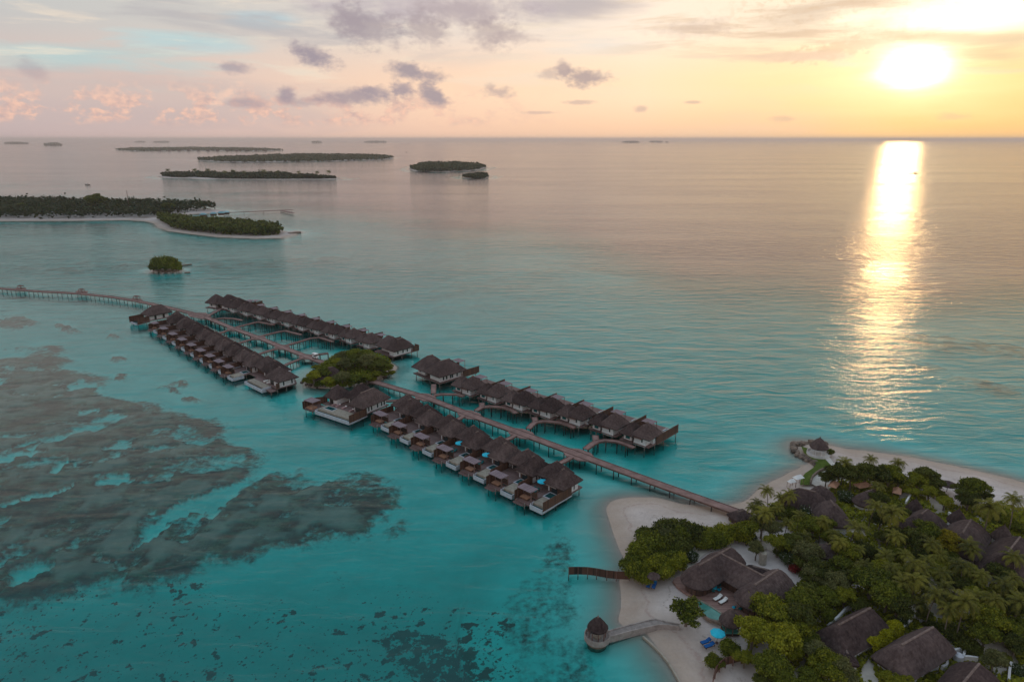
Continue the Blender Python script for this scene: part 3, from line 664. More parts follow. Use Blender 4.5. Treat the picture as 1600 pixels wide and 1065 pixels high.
# the end of the row behind, partly behind the islet
def end_back(label, g, ang):
    r = thing('corner_villa', label, 'villa', (*g, 0), ang)
    MB().prism([(-12,-1.0),(0.2,-1.0),(0.2,12.5),(-12,12.5)], DZ-0.3, DZ).build('platform', M['deck'], r)
    w = MB(); w.box(-3.0, 0.0, 0.0, 8.6, DZ-0.3, 4.3); w.box(-10.8, -3.0, 2.0, 8.6, DZ+0.004, 4.2); w.build('wall', M['white'], r)
    for y in (1.6, 4.2, 6.4): window(r, 0.005, 0.06, y, y+0.6, 2.3, 3.8, 'glass')
    hip(r, -4.6, 1.3, -1.0, 9.8, 4.2, 8.0, -1.6, 4.4, 2.6, 'y'); hip(r, -12.0, -3.4, -0.6, 9.4, 4.2, 7.9, -7.6, 4.4, 3.4, 'x')
    pergola(r, -8.0, -4.0, 9.6, 12.2, 4.6); fences(r, [((-8.2,9.4),(-8.2,12.4)), ((0.25,9.2),(0.25,12.6)), ((-2.4,12.6),(0.25,12.6))], DZ, 3.9)
    pilings(r, [(-0.3,-0.5),(-3,-0.5),(-0.3,4),(-0.3,9),(-0.3,12),(-6,-0.6),(-11.4,-0.6)])
    return r
end_back('white walled thatched villa standing behind the right end of the green islet', G(616,558.5,1.3), A0)
# arrival cluster at the far end
def cluster(label, g, ang):
    r = thing('villa_cluster', label, 'villa', (*g, 0), ang)
    MB().prism([(-13,-1.5),(10.5,-1.5),(10.5,15.0),(-13,15.0)], DZ-0.3, DZ).build('platform', M['deck'], r)
    w = MB(); w.box(-11.6, -7.0, 0.2, 6.5, DZ-0.2, 4.2); w.box(-3.0, 2.0, 0.6, 8.0, DZ+0.004, 4.2); w.box(5.2, 9.2, 0.0, 7.0, DZ-0.2, 4.2); w.build('wall', M['white'], r)
    for x in (-6.9, 2.1): window(r, x, x+1.6, 1.4, 1.5, DZ, 3.8, 'opening')
    for x in (-10.2, -0.9, 7.0): window(r, x, x+0.5, -0.06 if x != -0.9 else 0.52, 0.19 if x == -10.2 else (0.59 if x == -0.9 else -0.005), 2.4, 3.7, 'glass')
    hip(r, -13.2, -5.6, -1.4, 8.0, 4.1, 7.9, -9.6, 3.6, 1.5, 'x'); hip(r, -5.6, 3.8, -1.0, 9.8, 4.1, 8.4, -1.0, 4.4, 3.0, 'x'); hip(r, 3.2, 10.8, -1.6, 8.4, 4.1, 7.9, 7.2, 3.0, 1.5, 'x')
    pergola(r, 4.0, 8.5, 9.4, 12.6, 4.8); pergola(r, 9.0, 12.5, 9.0, 12.0, 5.4)
    fences(r, [((10.6,7.5),(10.6,15.0)), ((3.8,9.2),(3.8,13.0)), ((8.8,9.0),(8.8,12.4))], DZ, 4.4)
    pilings(r, [(-12,-1),(-7,-1),(-2,-1),(3,-1),(9.8,-1),(10,7),(-12.4,8)])
    return r
cluster('three joined thatched roofs over white walls, far left end of the back row', G(352,484.5,1.3), math.radians(-27))
# pavilion villa by the first junction
def pav_villa(label, g, ang):
    r = thing('corner_pavilion_villa', label, 'villa', (*g, 0), ang)
    MB().prism([(-15,-1.2),(1.0,-1.2),(1.0,16.5),(-8.5,16.5),(-15,9)], DZ-0.3, DZ).build('platform', M['deck'], r)
    w = MB(); w.box(-6.0, 0.0, 0.0, 9.6, DZ-0.2, 4.3); w.box(-14.0, -9.6, 0.4, 6.4, DZ-0.2, 4.2); w.build('wall', M['white'], r)
    MB().box(-9.5, -6.1, 1.4, 6.0, DZ, 4.0).build('entrance_hall', M['wood'], r)
    for y in (1.2, 2.6, 4.4, 5.2, 7.4): window(r, 0.005, 0.06, y, y+0.6, 2.2, 3.9, 'glass')
    window(r, -13.0, -12.4, 0.3, 0.39, 2.4, 3.7, 'glass')
    hip(r, -15.6, -7.6, -1.8, 9.4, 4.2, 8.2, -11.6, 4.2, 2.4, 'y'); hip(r, -8.4, 1.5, -1.6, 11.2, 4.2, 8.3, -3.4, 4.8, 4.2, 'y')
    pergola(r, -7.6, -3.6, 11.6, 14.6, 5.8); fences(r, [((-7.8,11.4),(-7.8,15.0)), ((1.0,9.6),(1.0,17.4))], DZ, 4.2)
    MB().box(-3.0, 0.6, 11.8, 16.0, DZ, DZ+0.05).build('terrace', M['stone'], r)
    pilings(r, [(-13.6,-0.8),(-9.6,-0.8),(-5,-0.8),(0.4,-0.6),(0.6,5),(0.6,10.5),(0.6,16)])
    return r
pav_villa('large double roofed thatched villa with white walls, right of the islet at the back', G(688,600,1.0), math.radians(-47))
# single villa at the left tip
def lone(label, g, ang):
    r = thing('tip_villa', label, 'villa', (*g, 0), ang)
    MB().prism([(-6.2,2.6),(1.2,2.6),(1.2,16.6),(-6.2,16.6)], DZ-0.28, DZ).build('platform', M['deck'], r)
    b = MB(); b.box(-6.0, 0.0, 0.0, 0.25, 0.35, 1.4); b.box(-6.0, 0.0, 0.25, 2.6, 0.35, 0.9); b.box(-0.25, 0, 0.25, 2.6, 0.9, 1.5); b.build('pool_wall', M['poolwhite'], r)
    MB().box(-5.9, -0.3, 0.3, 2.5, 0.9, 1.15).build('pool_water', M['pool'], r)
    w = MB(); w.box(-5.4, 0.2, 6.6, 15.4, DZ, 4.2); w.build('wall', M['white'], r)
    for y in (8.6, 12.6): window(r, 0.205, 0.27, y, y+1.0, DZ, 3.8, 'opening')
    hip(r, -6.6, 1.8, 5.2, 17.0, 4.1, 7.8, -2.4, 11.6, 4.6, 'y')
    fences(r, [((-6.25,-0.3),(-6.25,6.6)), ((0.6,0.3),(0.6,6.0))], 0.9, 3.9)
    MB().box(-3.4, -0.4, 3.6, 5.4, DZ+0.9, DZ+1.1).build('table', M['stone'], r)
    pilings(r, [(-5.6,1),(-0.4,1),(0.8,4.4),(0.8,9.5),(0.8,15.8)])
    return r
lone('lone thatched villa with dark fence at the left tip, below the long approach boardwalk', G(213,506.5,1.0), math.radians(-38))

# ------------------------------------------------------------------ boardwalks
WALK_N = [0]
def walkway(name, label, pts, width=2.4, step=4.5, platforms=(), group=None, kerb=True, rail=False, z=1.8, pile=True, maxpile=100, cat='boardwalk', pm='piling_shaded'):
    WALK_N[0] += 1; z = z+0.006*WALK_N[0]; P = [Vector(p) for p in pts]
    root = thing(name, label, cat, (P[0].x, P[0].y, 0), 0, group); O = P[0].copy(); P = [p-O for p in P]
    L = []; R = []
    for i, p in enumerate(P):
        d1 = (P[i]-P[i-1]).normalized() if i else (P[1]-P[0]).normalized(); d2 = (P[i+1]-P[i]).normalized() if i < len(P)-1 else d1
        d = (d1+d2).normalized(); nrm = Vector((-d.y, d.x))/max(0.5, d.dot(d1)); L.append(p+nrm*width/2); R.append(p-nrm*width/2)
    mb = MB()
    for i in range(len(P)-1): mb.prism([tuple(R[i]), tuple(R[i+1]), tuple(L[i+1]), tuple(L[i])], z-0.25, z)
    for pl in platforms: mb.prism([(x-O.x, y-O.y) for x, y in pl], z-0.262, z+0.004)
    deck = mb.build('deck', M['path'], root)
    if kerb:
        k = MB()
        for S in (L, R):
            for i in range(len(S)-1): k.wall(tuple(S[i]), tuple(S[i+1]), z-0.32, z+0.11, 0.16)
        k.build('edge_beam', M['beam'], root)
    if rail:
        k = MB()
        for S in (L, R):
            for i in range(len(S)-1):
                k.bar((*S[i], z+0.95), (*S[i+1], z+0.95), 0.05, n=4)
                m_ = int((S[i+1]-S[i]).length/2.2)+1
                for j in range(m_): q = S[i]+(S[i+1]-S[i])*j/m_; k.bar((*q, z), (*q, z+0.95), 0.045, n=4)
        k.build('railing', M['beam'], root)
    if pile:
        acc = 0; cnt = 0
        for i in range(len(P)-1):
            seg = (P[i+1]-P[i]); Ls = seg.length; nrm = Vector((-seg.y, seg.x)).normalized(); q = acc
            while q < Ls and cnt < maxpile:
                c_ = P[i]+seg*q/Ls
                for s_ in (-1, 1):
                    MB().cyl(c_.x+nrm.x*s_*(width/2-0.15), c_.y+nrm.y*s_*(width/2-0.15), -2.8, z-0.25, 0.14, 6).build('piling', M[pm], root); cnt += 1
                q += step
            acc = q-Ls
    return root
def W(*pp, z=1.8): return [G(x, y, z) for x, y in pp]
def hexa(px, py, rl=4.6, rw=2.7, ang=A0):
    c_ = G(px, py, 1.8); pts = [(-rl,-1.3),(-rl*0.45,-rw),(rl*0.45,-rw),(rl,-1.3),(rl,1.3),(rl*0.45,rw),(-rl*0.45,rw),(-rl,1.3)]
    return [at(c_, ang, x, y) for x, y in pts]
walkway('boardwalk', 'wide reddish brown boardwalk running from the green islet to the sandy beach', W((578,594),(664.7,620),(733.5,647),(814.6,676.5),(904,709.5),(1030,756),(1157,801)), 2.7, 5.5,
    [hexa(664.7,620,4.2,2.8), hexa(733.5,647,4.4,2.8), hexa(814.6,676.5,4.4,2.8), hexa(904,709.5,4.6,3.0)])
walkway('boardwalk', 'reddish brown boardwalk down the middle of the left villa block, ending at the green islet', W((318,494),(366,513.5),(403.5,527),(441,542),(480,557),(512,569)), 2.6, 5.0,
    [hexa(366,513.5,4,2.6), hexa(403.5,527,4,2.6), hexa(441,542,4,2.6), hexa(480,557,4,2.6)])
ap = walkway('approach_boardwalk', 'long pale brown boardwalk on white posts coming in from the left edge', W((-60,446),(0,450.5),(60,455),(125,458.5),(170,463),(215,470),(262,480),(300,489),(318,494)), 3.0, 6.6,
    [[G(x, y, 1.8) for x, y in ((292,488),(322,488.5),(330,494),(318,498),(296,494))], [G(x,y,1.8) for x,y in ((118,457),(136,457.5),(137,454.5),(120,454))], [G(x,y,1.8) for x,y in ((205,468.5),(222,471),(222,467.5),(206,465.5))], [G(x,y,1.8) for x,y in ((24,451.5),(40,453),(41,449.5),(26,448.5))]], rail=True, pm='piling')
for k, (px, py, w_) in enumerate(((33,451,'leftmost of three on the long boardwalk'),(128,456.5,'middle one of three on the long boardwalk'),(214,467.5,'nearest the villas of three on the long boardwalk'))):
    s_ = thing('rest_shelter', 'small open wooden shelter, '+w_, 'shelter', (*G(px, py, 1.8), 1.8), math.radians(-20), 'shelters along the approach boardwalk')
    roof_mb(MB(), rect_per(-1.7, 1.7, -1.0, 1.0, 3), (-0.7,0), (0.7,0), 2.2, 1.7, th=0.15).build('roof', M['beam'], s_)
    for x in (-1.4, 1.4):
        for y in (-0.8, 0.8): MB().box(x-0.07, x+0.07, y-0.07, y+0.07, 0, 1.7).build('post', M['beam'], s_)
    MB().box(-1.6, 1.6, 0.5, 0.9, 0.35, 0.45).build('bench', M['beam'], s_)
def spur(pts, where, w=1.5, step=3.2): walkway('footbridge', 'narrow brown footbridge '+where, W(*pts), w, step, group='footbridges from the boardwalks to the villas')
spur([(677,614),(677.7,600)], 'leading up to the double roofed villa beside the islet', 1.7)
spur([(678,617),(690,615.5),(716,615.8),(724,619)], 'at the islet end of the row behind the boardwalk')
spur([(744,641),(752.8,636),(753,629)], 'straight up from the second hexagonal platform', 1.7); spur([(752.8,636),(765,634.5),(786,636),(800,640.5),(806,645)], 'curving right above the second hexagonal platform')
spur([(826,669),(832,662.5),(836.6,659.6),(835,651.5)], 'straight up from the third hexagonal platform', 1.7); spur([(836.6,659.6),(850,657.5),(873.8,659.6),(889,664),(897,668)], 'curving right above the third hexagonal platform')
spur([(915,701),(926,693),(931.5,690),(930,680)], 'straight up from the hexagonal platform nearest the beach', 1.7); spur([(931.5,690),(945,687.5),(964.5,689.5),(980,694.5),(990,699)], 'curving right above the hexagonal platform nearest the beach')
spur([(655,623),(640,625),(622,625.5),(600,626.5)], 'running left to the large villa below the islet', 1.4, 4)
spur([(805,680),(796,685),(786,688),(770,689)], 'running left below the third hexagonal platform'); spur([(893,714),(880,721),(867,726.5),(850,727)], 'running left below the hexagonal platform nearest the beach'); spur([(724,650),(716,655),(706,658),(692,659)], 'running left below the second hexagonal platform')
for (a, b_, c_, d_), w_ in (((361,515,342,521),'first'),((398,529,372,536.5),'second'),((436,544,405,553),'third'),((474,559,441,572.5),'fourth')):
    spur([(a,b_),((a+c_)/2,(b_+d_)/2-0.6),(c_,d_)], 'to the near left row, %s counted from the far end' % w_)
spur([(322,495),(346.5,482)], 'to the cluster of three roofs at the far end', 2.0)
spur([(330,499),(350,497),(366,498),(378,500.5)], 'to the back left row, first counted from the far end')
for pts, w_ in (([(370,511),(396,504.5),(404,503),(428,507.5)],'second'),([(409,525),(435,518.5),(446,517),(470,523)],'third'),([(447,540),(486,528.5),(500,527.5),(520,534)],'fourth'),([(487,555),(513,552)],'fifth')):
    spur(pts, 'to the back left row, %s counted from the far end' % w_)
# white buggy on the boardwalk
bg_ = G(493,559.5,1.85); ca = thing('golf_buggy', 'white roofed buggy parked on the left boardwalk beside the green islet', 'buggy', (*bg_, 1.87), A0+0.1)
b = MB(); b.box(-1.3, 1.3, -0.6, 0.6, 0.35, 0.75); b.box(-1.3, -0.9, -0.6, 0.6, 0.75, 1.0); b.box(0.9, 1.3, -0.55, 0.55, 0.75, 1.0); b.build('body', M['carwhite'], ca)
MB().prism([(-1.35,-0.68),(1.2,-0.68),(1.2,0.68),(-1.35,0.68)], 1.9, 2.0).build('canopy', M['carwhite'], ca)
for x in (-1.15, 1.05):
    for y in (-0.55, 0.55): MB().bar((x, y, 0.9), (x, y, 1.9), 0.03).build('post', M['carwhite'], ca); MB().bar((x*0.8, y-0.08, 0.3), (x*0.8, y+0.08, 0.3), 0.28, n=12).build('wheel', M['rubber'], ca)
for x in (-0.6, 0.3): MB().box(x, x+0.5, -0.5, 0.5, 0.75, 1.05).build('seat', M['rubber'], ca)

# ------------------------------------------------------------------ parasols and loungers
def parasol(label, g, z, r=1.25, h=2.3, m='cyan', group=None, name='parasol'):
    o = thing(name, label, 'parasol', (*g, z), 0.3, group)
    MB().cyl(0, 0, 0, h+0.25, 0.035, 8).build('pole', M['beam'], o)
    vs = [(0,0,h+0.45)]; fs = []; n_ = 8
    for ring, (rr, zz) in enumerate(((0.5, h+0.28), (1.0, h))):
        for i in range(n_*2):
            q = PI*i/n_; k = 1.0 if i % 2 == 0 else 0.94; vs.append((r*rr*k*math.cos(q), r*rr*k*math.sin(q), zz-(0.04 if i % 2 else 0)))
    N_ = n_*2
    for i in range(N_): j = (i+1)%N_; fs.append((0, 1+i, 1+j)); fs.append((1+i, 1+N_+i, 1+N_+j, 1+j))
    k = len(vs)
    for i in range(N_): v = vs[1+N_+i]; vs.append((v[0]*0.98, v[1]*0.98, v[2]-0.16))
    for i in range(N_): j = (i+1)%N_; fs.append((1+N_+i, k+i, k+j, 1+N_+j))
    MB().add(vs, fs).build('canopy', M[m], o)
    MB().cyl(0, 0, 0, 0.12, 0.28, 12).build('base', M['beam'], o)
    return o
def lounger(label, g, z, ang, m='blue', group=None, pillow='blue'):
    o = thing('sun_lounger', label, 'sun lounger', (*g, z), ang, group)
    f = MB(); f.box(-1.0, 1.0, -0.36, -0.30, 0.22, 0.3); f.box(-1.0, 1.0, 0.30, 0.36, 0.22, 0.3); f.box(-1.0, -0.92, -0.3, 0.3, 0.22, 0.3); f.box(0.92, 1.0, -0.3, 0.3, 0.22, 0.3); f.build('frame', M['wood'], o)
    for x in (-0.85, 0.85):
        for y in (-0.33, 0.33): MB().box(x-0.04, x+0.04, y-0.03, y+0.03, 0, 0.22).build('leg', M['wood'], o)
    MB().box(-0.95, 0.25, -0.34, 0.34, 0.3, 0.42).build('mattress', M[m], o)
    MB().add([(0.25,-0.34,0.3),(0.25,0.34,0.3),(0.98,0.34,0.66),(0.98,-0.34,0.66),(0.2,-0.34,0.42),(0.2,0.34,0.42),(0.93,0.34,0.78),(0.93,-0.34,0.78)],
        [(0,1,2,3),(4,7,6,5),(0,4,5,1),(1,5,6,2),(2,6,7,3),(3,7,4,0)]).build('backrest', M[m], o)
    MB().box(0.66, 0.9, -0.24, 0.24, 0.74, 0.84).build('pillow', M[pillow], o)
    return o
for k, (i, lab) in enumerate(((3,'fourth from the beach below the boardwalk'),(4,'third from the beach below the boardwalk'),(6,'nearest the beach below the boardwalk'))):
    g = front_row[i].location; o_ = (g.x, g.y)
    parasol('turquoise parasol on the terrace of the villa '+lab, at(o_, A0, -6.3, 7.4), DZ, 1.3, 2.2, group='turquoise parasols on the near row villas')
    for q in (0, 1): lounger('dark teal lounger, %s one on the villa %s' % (('left','right')[q], lab), at(o_, A0, -7.6+1.1*q, 5.4), DZ, A0+PI/2, 'tealdark', 'teal loungers on the near row villas', 'tealdark')

# ------------------------------------------------------------------ land: the resort island
GZ = 1.1
def PG(px, py, z=GZ): return G(px, py, z)
def sheet(name, pts, m, z0=GZ+0.02, th=0.06, kind='structure'):
    poly = [PG(x, y) for x, y in pts]
    o = MB().prism(poly, z0-th, z0).build(name, M[m]); o['kind'] = kind; return o
def curvewall(name, label, pts, h, m='white', th=0.25, z0=GZ-0.2, cat='garden wall', closed=False, group=None):
    P = [PG(x, y) for x, y in pts]; q = []
    for i in range(len(P)-1):
        p0 = P[max(0,i-1)]; p1 = P[i]; p2 = P[i+1]; p3 = P[min(len(P)-1,i+2)]
        for k in range(4):
            t = k/4; q.append(tuple(0.5*((2*p1[j])+(-p0[j]+p2[j])*t+(2*p0[j]-5*p1[j]+4*p2[j]-p3[j])*t*t+(-p0[j]+3*p1[j]-3*p2[j]+p3[j])*t**3) for j in (0,1)))
    q.append(P[-1]); O = q[0]; q = [(x-O[0], y-O[1]) for x, y in q]
    # one continuous wall of mitred slices
    L = []; R = []
    for i in range(len(q)):
        a = Vector(q[max(0,i-1)]); b_ = Vector(q[min(len(q)-1,i+1)]); d_ = (b_-a).normalized(); nr = Vector((-d_.y, d_.x))*th/2
        L.append((q[i][0]+nr.x, q[i][1]+nr.y)); R.append((q[i][0]-nr.x, q[i][1]-nr.y))
    vs = []; fs = []
    for i in range(len(q)):
        vs += [(*L[i], z0), (*R[i], z0), (*R[i], z0+h), (*L[i], z0+h)]
    for i in range(len(q)-1):
        a = 4*i; c_ = a+4
        for k in range(4): fs.append((a+k, a+(k+1)%4, c_+(k+1)%4, c_+k))
    fs += [(3,2,1,0), tuple(4*(len(q)-1)+k for k in range(4))]
    o = MB().add(vs, fs).build(name, M[m]); o.location = (*O, 0); return tag(o, label, cat, group)

# lawn, rocks and gazebo at the tip
sheet('lawn', [(1252,697),(1262,700),(1275,708),(1290,712),(1303,722),(1308,729),(1294,732),(1283,738),(1272,746),(1266,757),(1250,757),(1251,748),(1258,739),(1270,731),(1276,724),(1268,716),(1256,707)], 'grass', GZ+0.05)
sheet('paved_path', [(1282,711),(1290,707),(1302,722),(1312,729),(1303,731),(1290,718)], 'paving', GZ+0.09)
sheet('paved_court', [(1268,756),(1270,747),(1280,739),(1296,733),(1310,733),(1320,745),(1322,762),(1290,766)], 'paving', GZ+0.12)
curvewall('kerb_wall', 'low dark kerb wall along the lawn behind the tip of the island', [(1266,757),(1269,747),(1279,738),(1292,733),(1302,731.5)], 0.75, 'rock', 0.35, GZ, 'kerb')
for k in range(64):
    tpar = k/64; path = [(1290,693.5),(1270,691.5),(1252,692),(1241,695),(1240,702),(1248,710),(1260,716),(1271,722),(1275,727)]
    u = tpar*(len(path)-1); i = int(u); f_ = u-i; px = path[i][0]*(1-f_)+path[i+1][0]*f_; py = path[i][1]*(1-f_)+path[i+1][1]*f_
    g = G(px+random.uniform(-2,2), py+random.uniform(-1.2,1.2), 0.4); s_ = random.uniform(0.55, 1.25)
    if k == 0:
        me = bpy.data.meshes.new('boulder'); import bmesh
        bm = bmesh.new(); bmesh.ops.create_icosphere(bm, subdivisions=2, radius=1.0)
        for v in bm.verts: v.co *= random.uniform(0.78, 1.15)
        bm.to_mesh(me); bm.free(); me.materials.append(M['rock']); rock0 = me
    o = bpy.data.objects.new('boulder', rock0); col.objects.link(o); o.location = (*g, random.uniform(0.1, 0.7)); o.scale = (s_, s_*random.uniform(.7,1.1), s_*0.6); o.rotation_euler = (random.uniform(-.3,.3), random.uniform(-.3,.3), random.uniform(0, 6.28))
    tag(o, 'dark boulder in the rock bank round the tip of the island', 'boulder', 'boulders round the tip of the island')
def gazebo(label, g, z, r, zr, ze, mode='posts', name='gazebo', base=None):
    o = thing(name, label, 'gazebo', (*g, z))
    per = [(r*math.cos(2*PI*k/24), r*math.sin(2*PI*k/24)) for k in range(24)]
    rf = roof_mb(MB(), per, (0,0), (0.01,0), zr, ze, 1.0, 6, 0.3, 0.05, (zr-ze)*0.10).build('roof', M['thatch'], o)
    MB().cyl(0, 0, zr-0.15, zr+0.35, 0.2, 8, 0.03).build('finial', M['ridge'], rf)
    for k in range(8):
        q = 2*PI*k/8; MB().cyl(r*0.78*math.cos(q), r*0.78*math.sin(q), 0, ze-0.1, 0.09, 8).build('post', M['white' if mode == 'white' else 'beam'], o)
    return o
g0 = PG(1278,710); o = gazebo('round thatched gazebo with white posts on the rocky tip of the island', g0, GZ, 2.5, 5.2, 2.5, 'white')
MB().cyl(0, 0, -0.3, 0.3, 3.0, 28).build('plinth', M['paving'], o)
b = MB(); ring = [(2.9*math.cos(2*PI*k/24), 2.9*math.sin(2*PI*k/24)) for k in range(20)]
for k in range(19): b.wall(ring[k], ring[k+1], 0.3, 0.85, 0.12)
b.build('parapet', M['white'], o)

# pavilion over the water with its stone pier
pp_ = G(933,998,0.6)
o = gazebo('round thatched pavilion standing in the water at the end of the stone pier', pp_, 1.0, 1.85, 4.3, 2.2, name='water_pavilion')
MB().cyl(0, 0, -2.6, -0.25, 1.6, 20, 1.9).build('foundation', M['rock'], o); MB().cyl(0, 0, -0.25, 0.05, 2.3, 28).build('platform', M['greywall'], o)
b = MB(); ring = [(2.2*math.cos(2*PI*k/26+0.5), 2.2*math.sin(2*PI*k/26+0.5)) for k in range(25)]
for k in range(24): b.wall(ring[k], ring[k+1], 0.0, 0.75, 0.13)
b.build('parapet', M['greywall'], o); MB().cyl(0, 0, 0.05, 0.5, 0.7, 14).build('table', M['stone'], o)
def pier():
    P = [G(x, y, 1.15) for x, y in ((950,990.5),(985,981),(1010,975),(1026,971.5),(1040,973.5),(1062,977))]
    L = []; R = []; n_ = len(P); ws = [0.7,0.75,0.8,0.8,0.45,0.3]
    for i in range(n_):
        a = Vector(P[max(0,i-1)]); c_ = Vector(P[min(n_-1,i+1)]); d_ = (c_-a).normalized(); nr = Vector((-d_.y, d_.x))*ws[i]
        L.append((P[i][0]+nr.x-P[0][0], P[i][1]+nr.y-P[0][1])); R.append((P[i][0]-nr.x-P[0][0], P[i][1]-nr.y-P[0][1]))
    r_ = thing('stone_pier', 'pale stone pier leading from the beach out to the round pavilion', 'pier', (*P[0], 0))
    d_ = MB(); w_ = MB()
    for i in range(n_-1):
        d_.prism([R[i], R[i+1], L[i+1], L[i]], -2.4, 1.15)
        w_.wall(R[i], R[i+1], -2.0, 1.35, 0.22); w_.wall(L[i], L[i+1], -2.0, 1.3, 0.2)
    d_.build('deck', M['greywall'], r_); w_.build('parapet', M['greywall'], r_)
pier()
curvewall('revetment', 'thin pale stone edging along the waterline below the stone pier', [(1005,988),(1022,1003),(1040,1022),(1055,1045),(1068,1070),(1080,1100)], 0.55, 'stone', 0.3, -0.1, 'edging')

# brown screen fences
def screen_fence(label, pts, z0, h, posts=True):
    q = [G(x, y, z0) for x, y in pts]; O = q[0]; q = [(x-O[0], y-O[1]) for x, y in q]
    r_ = thing('wooden_fence', label, 'fence', (*O, 0)); b = MB()
    for i in range(len(q)-1): b.wall(q[i], q[i+1], z0, z0+h, 0.1)
    b.build('panel', M['fence'], r_)
    for i in range(len(q)): MB().box(q[i][0]-0.08, q[i][0]+0.08, q[i][1]-0.2, q[i][1]-0.05, -1.6, z0+h).build('post', M['beam'], r_)
screen_fence('dark brown wooden fence running out from the bushes into the lagoon', [(888.6,897),(903,896.6),(918,897),(932,899),(948,902),(963,903.8),(983,904.5)], 0.35, 1.75)
screen_fence('short curved dark brown fence on the sand at the bottom edge', [(1113,1070),(1117,1054),(1124,1044),(1133,1038),(1145,1035),(1158,1032)], GZ, 1.5)

# ---- the beach villa
RZ, EZ = 6.7, 3.6
def wing(root, p, q, w, zr=RZ, ze=EZ, th=0.4):
    a = G(*p, zr); b_ = G(*q, zr); O = root.location
    a = (a[0]-O.x, a[1]-O.y); b_ = (b_[0]-O.x, b_[1]-O.y)
    r_ = roof_mb(MB(), stadium(a, b_, w), a, b_, zr-GZ, ze-GZ, 1.15, 7, th, 0.06, 0.25).build('roof', M['thatch'], root)
    ridge_mb(MB(), a, b_, zr-GZ+0.0, 0.2).build('ridge_cap', M['ridge'], r_)
    return a, b_
def walls_under(root, a, b_, w, m='white', h=None):
    pts = stadium(a, b_, w*0.8, 5); MB().prism(pts, 0, (EZ-GZ) if h is None else h).build('wall', M[m], root)
bo = PG(1130,905); bvil = thing('beach_villa', 'big thatched beach villa with three rounded roofs joined round a brown terrace', 'villa', (*bo, GZ))
s1 = wing(bvil, (1092,883), (1141,855), 3.35); s2 = wing(bvil, (1122.6,862), (1194.8,900), 3.3, RZ-0.1); s3 = wing(bvil, (1180,913), (1216,889), 3.5)
for s_ in (s1, s2, s3): walls_under(bvil, *s_, 2.7, 'wood')
for px, py in ((1118,914),(1127,911),(1136,916),(1146,922)):
    g = PG(px, py); MB().cyl(g[0]-bo[0], g[1]-bo[1], 0, EZ-GZ, 0.12, 8).build('column', M['beam'], bvil)
g = PG(1191,880); MB().cyl(g[0]-bo[0], g[1]-bo[1], 0, 2.6, 0.75, 14).build('chimney', M['stone'], bvil)
g = PG(1192,869); MB().cyl(g[0]-bo[0], g[1]-bo[1], 0, 2.2, 0.6, 14).build('chimney', M['stone'], bvil)
sheet('terrace', [(1051,908),(1056,903),(1070,898),(1090,902),(1130,900),(1165,925),(1190,945),(1185,962),(1160,975),(1133,963),(1128,958.5),(1110,948),(1094,938.5),(1080,932),(1068,925),(1058,917)], 'terrace', GZ+0.25, 0.5)
sheet('sand_yard', [(1076,892),(1090,875),(1105,862),(1120,852),(1112,846),(1097,850),(1076,868),(1062,885)], 'sandpath', GZ+0.03)
plo = PG(1110,945); pool_ = thing('swimming_pool', 'green curved swimming pool between the brown terrace and the sand', 'pool', (*plo, GZ))
wp = [(1085,938),(1094,939),(1110,948),(1127,959),(1126,967),(1122,971),(1110,968),(1100,963),(1094,953)]
wpl = [(PG(x,y)[0]-plo[0], PG(x,y)[1]-plo[1]) for x, y in wp]
MB().prism(wpl, -0.1, 0.17).build('pool_water', M['lagoonpool'], pool_)
b = MB()
for i in range(4, len(wpl)): b.wall(wpl[i-1], wpl[i], -0.1, 0.24, 0.3)
b.wall(wpl[-1], wpl[0], -0.1, 0.24, 0.3); b.build('coping', M['rock'], pool_)
b = MB()
for i in range(0, 3): b.wall(wpl[i], wpl[i+1], -0.1, 0.3, 0.3)
b.build('coping', M['stone'], pool_)
curvewall('low_wall', 'low dark curved wall along the sand below the green swimming pool', [(1096,958),(1106,968.5),(1120,974),(1134,978)], 0.6, 'rock', 0.3, GZ-0.1, 'low wall')
g = PG(1140,984); dg = gazebo('dark thatched daybed gazebo beside the green swimming pool', g, GZ, 2.0, 4.5, 2.0, name='daybed_gazebo')
b = MB(); b.box(-1.3, 1.3, -1.5, 0.9, 0.0, 0.35); b.build('base', M['wood'], dg); MB().box(-1.2, 1.2, -1.4, 0.8, 0.35, 0.55).build('mattress', M['lagoonpool'], dg)
for x in (-0.8, 0.0, 0.8): MB().box(x-0.3, x+0.3, 0.3, 0.7, 0.55, 0.8).build('pillow', M['orange'], dg)
# table with turquoise cloth and chairs
g = PG(1113.5,921); tb = thing('dining_table', 'round table under a turquoise cloth on the brown terrace', 'table', (*g, GZ+0.25))
MB().cyl(0, 0, 0.7, 0.76, 0.75, 20).build('tabletop', M['cyan'], tb); MB().cyl(0, 0, 0, 0.7, 0.06, 8).build('leg', M['beam'], tb)
cl = MB().cyl(0, 0, 0.35, 0.765, 0.82, 20, 0.77).build('tablecloth', M['cyan']); cl.location = tb.location; tag(cl, 'turquoise cloth hanging over the round terrace table', 'tablecloth')
def chair(label, gx, z, ang, m, group):
    o = thing('chair', label, 'chair', (*gx, z), ang, group)
    MB().box(-0.28, 0.28, -0.28, 0.28, 0.38, 0.5).build('seat', M[m], o); MB().box(-0.28, 0.28, -0.34, -0.28, 0.45, 0.95).build('backrest', M[m], o)
    for x in (-0.24, 0.24):
        for y in (-0.24, 0.24): MB().box(x-0.025, x+0.025, y-0.025, y+0.025, 0, 0.38).build('leg', M['beam'], o)
    return o
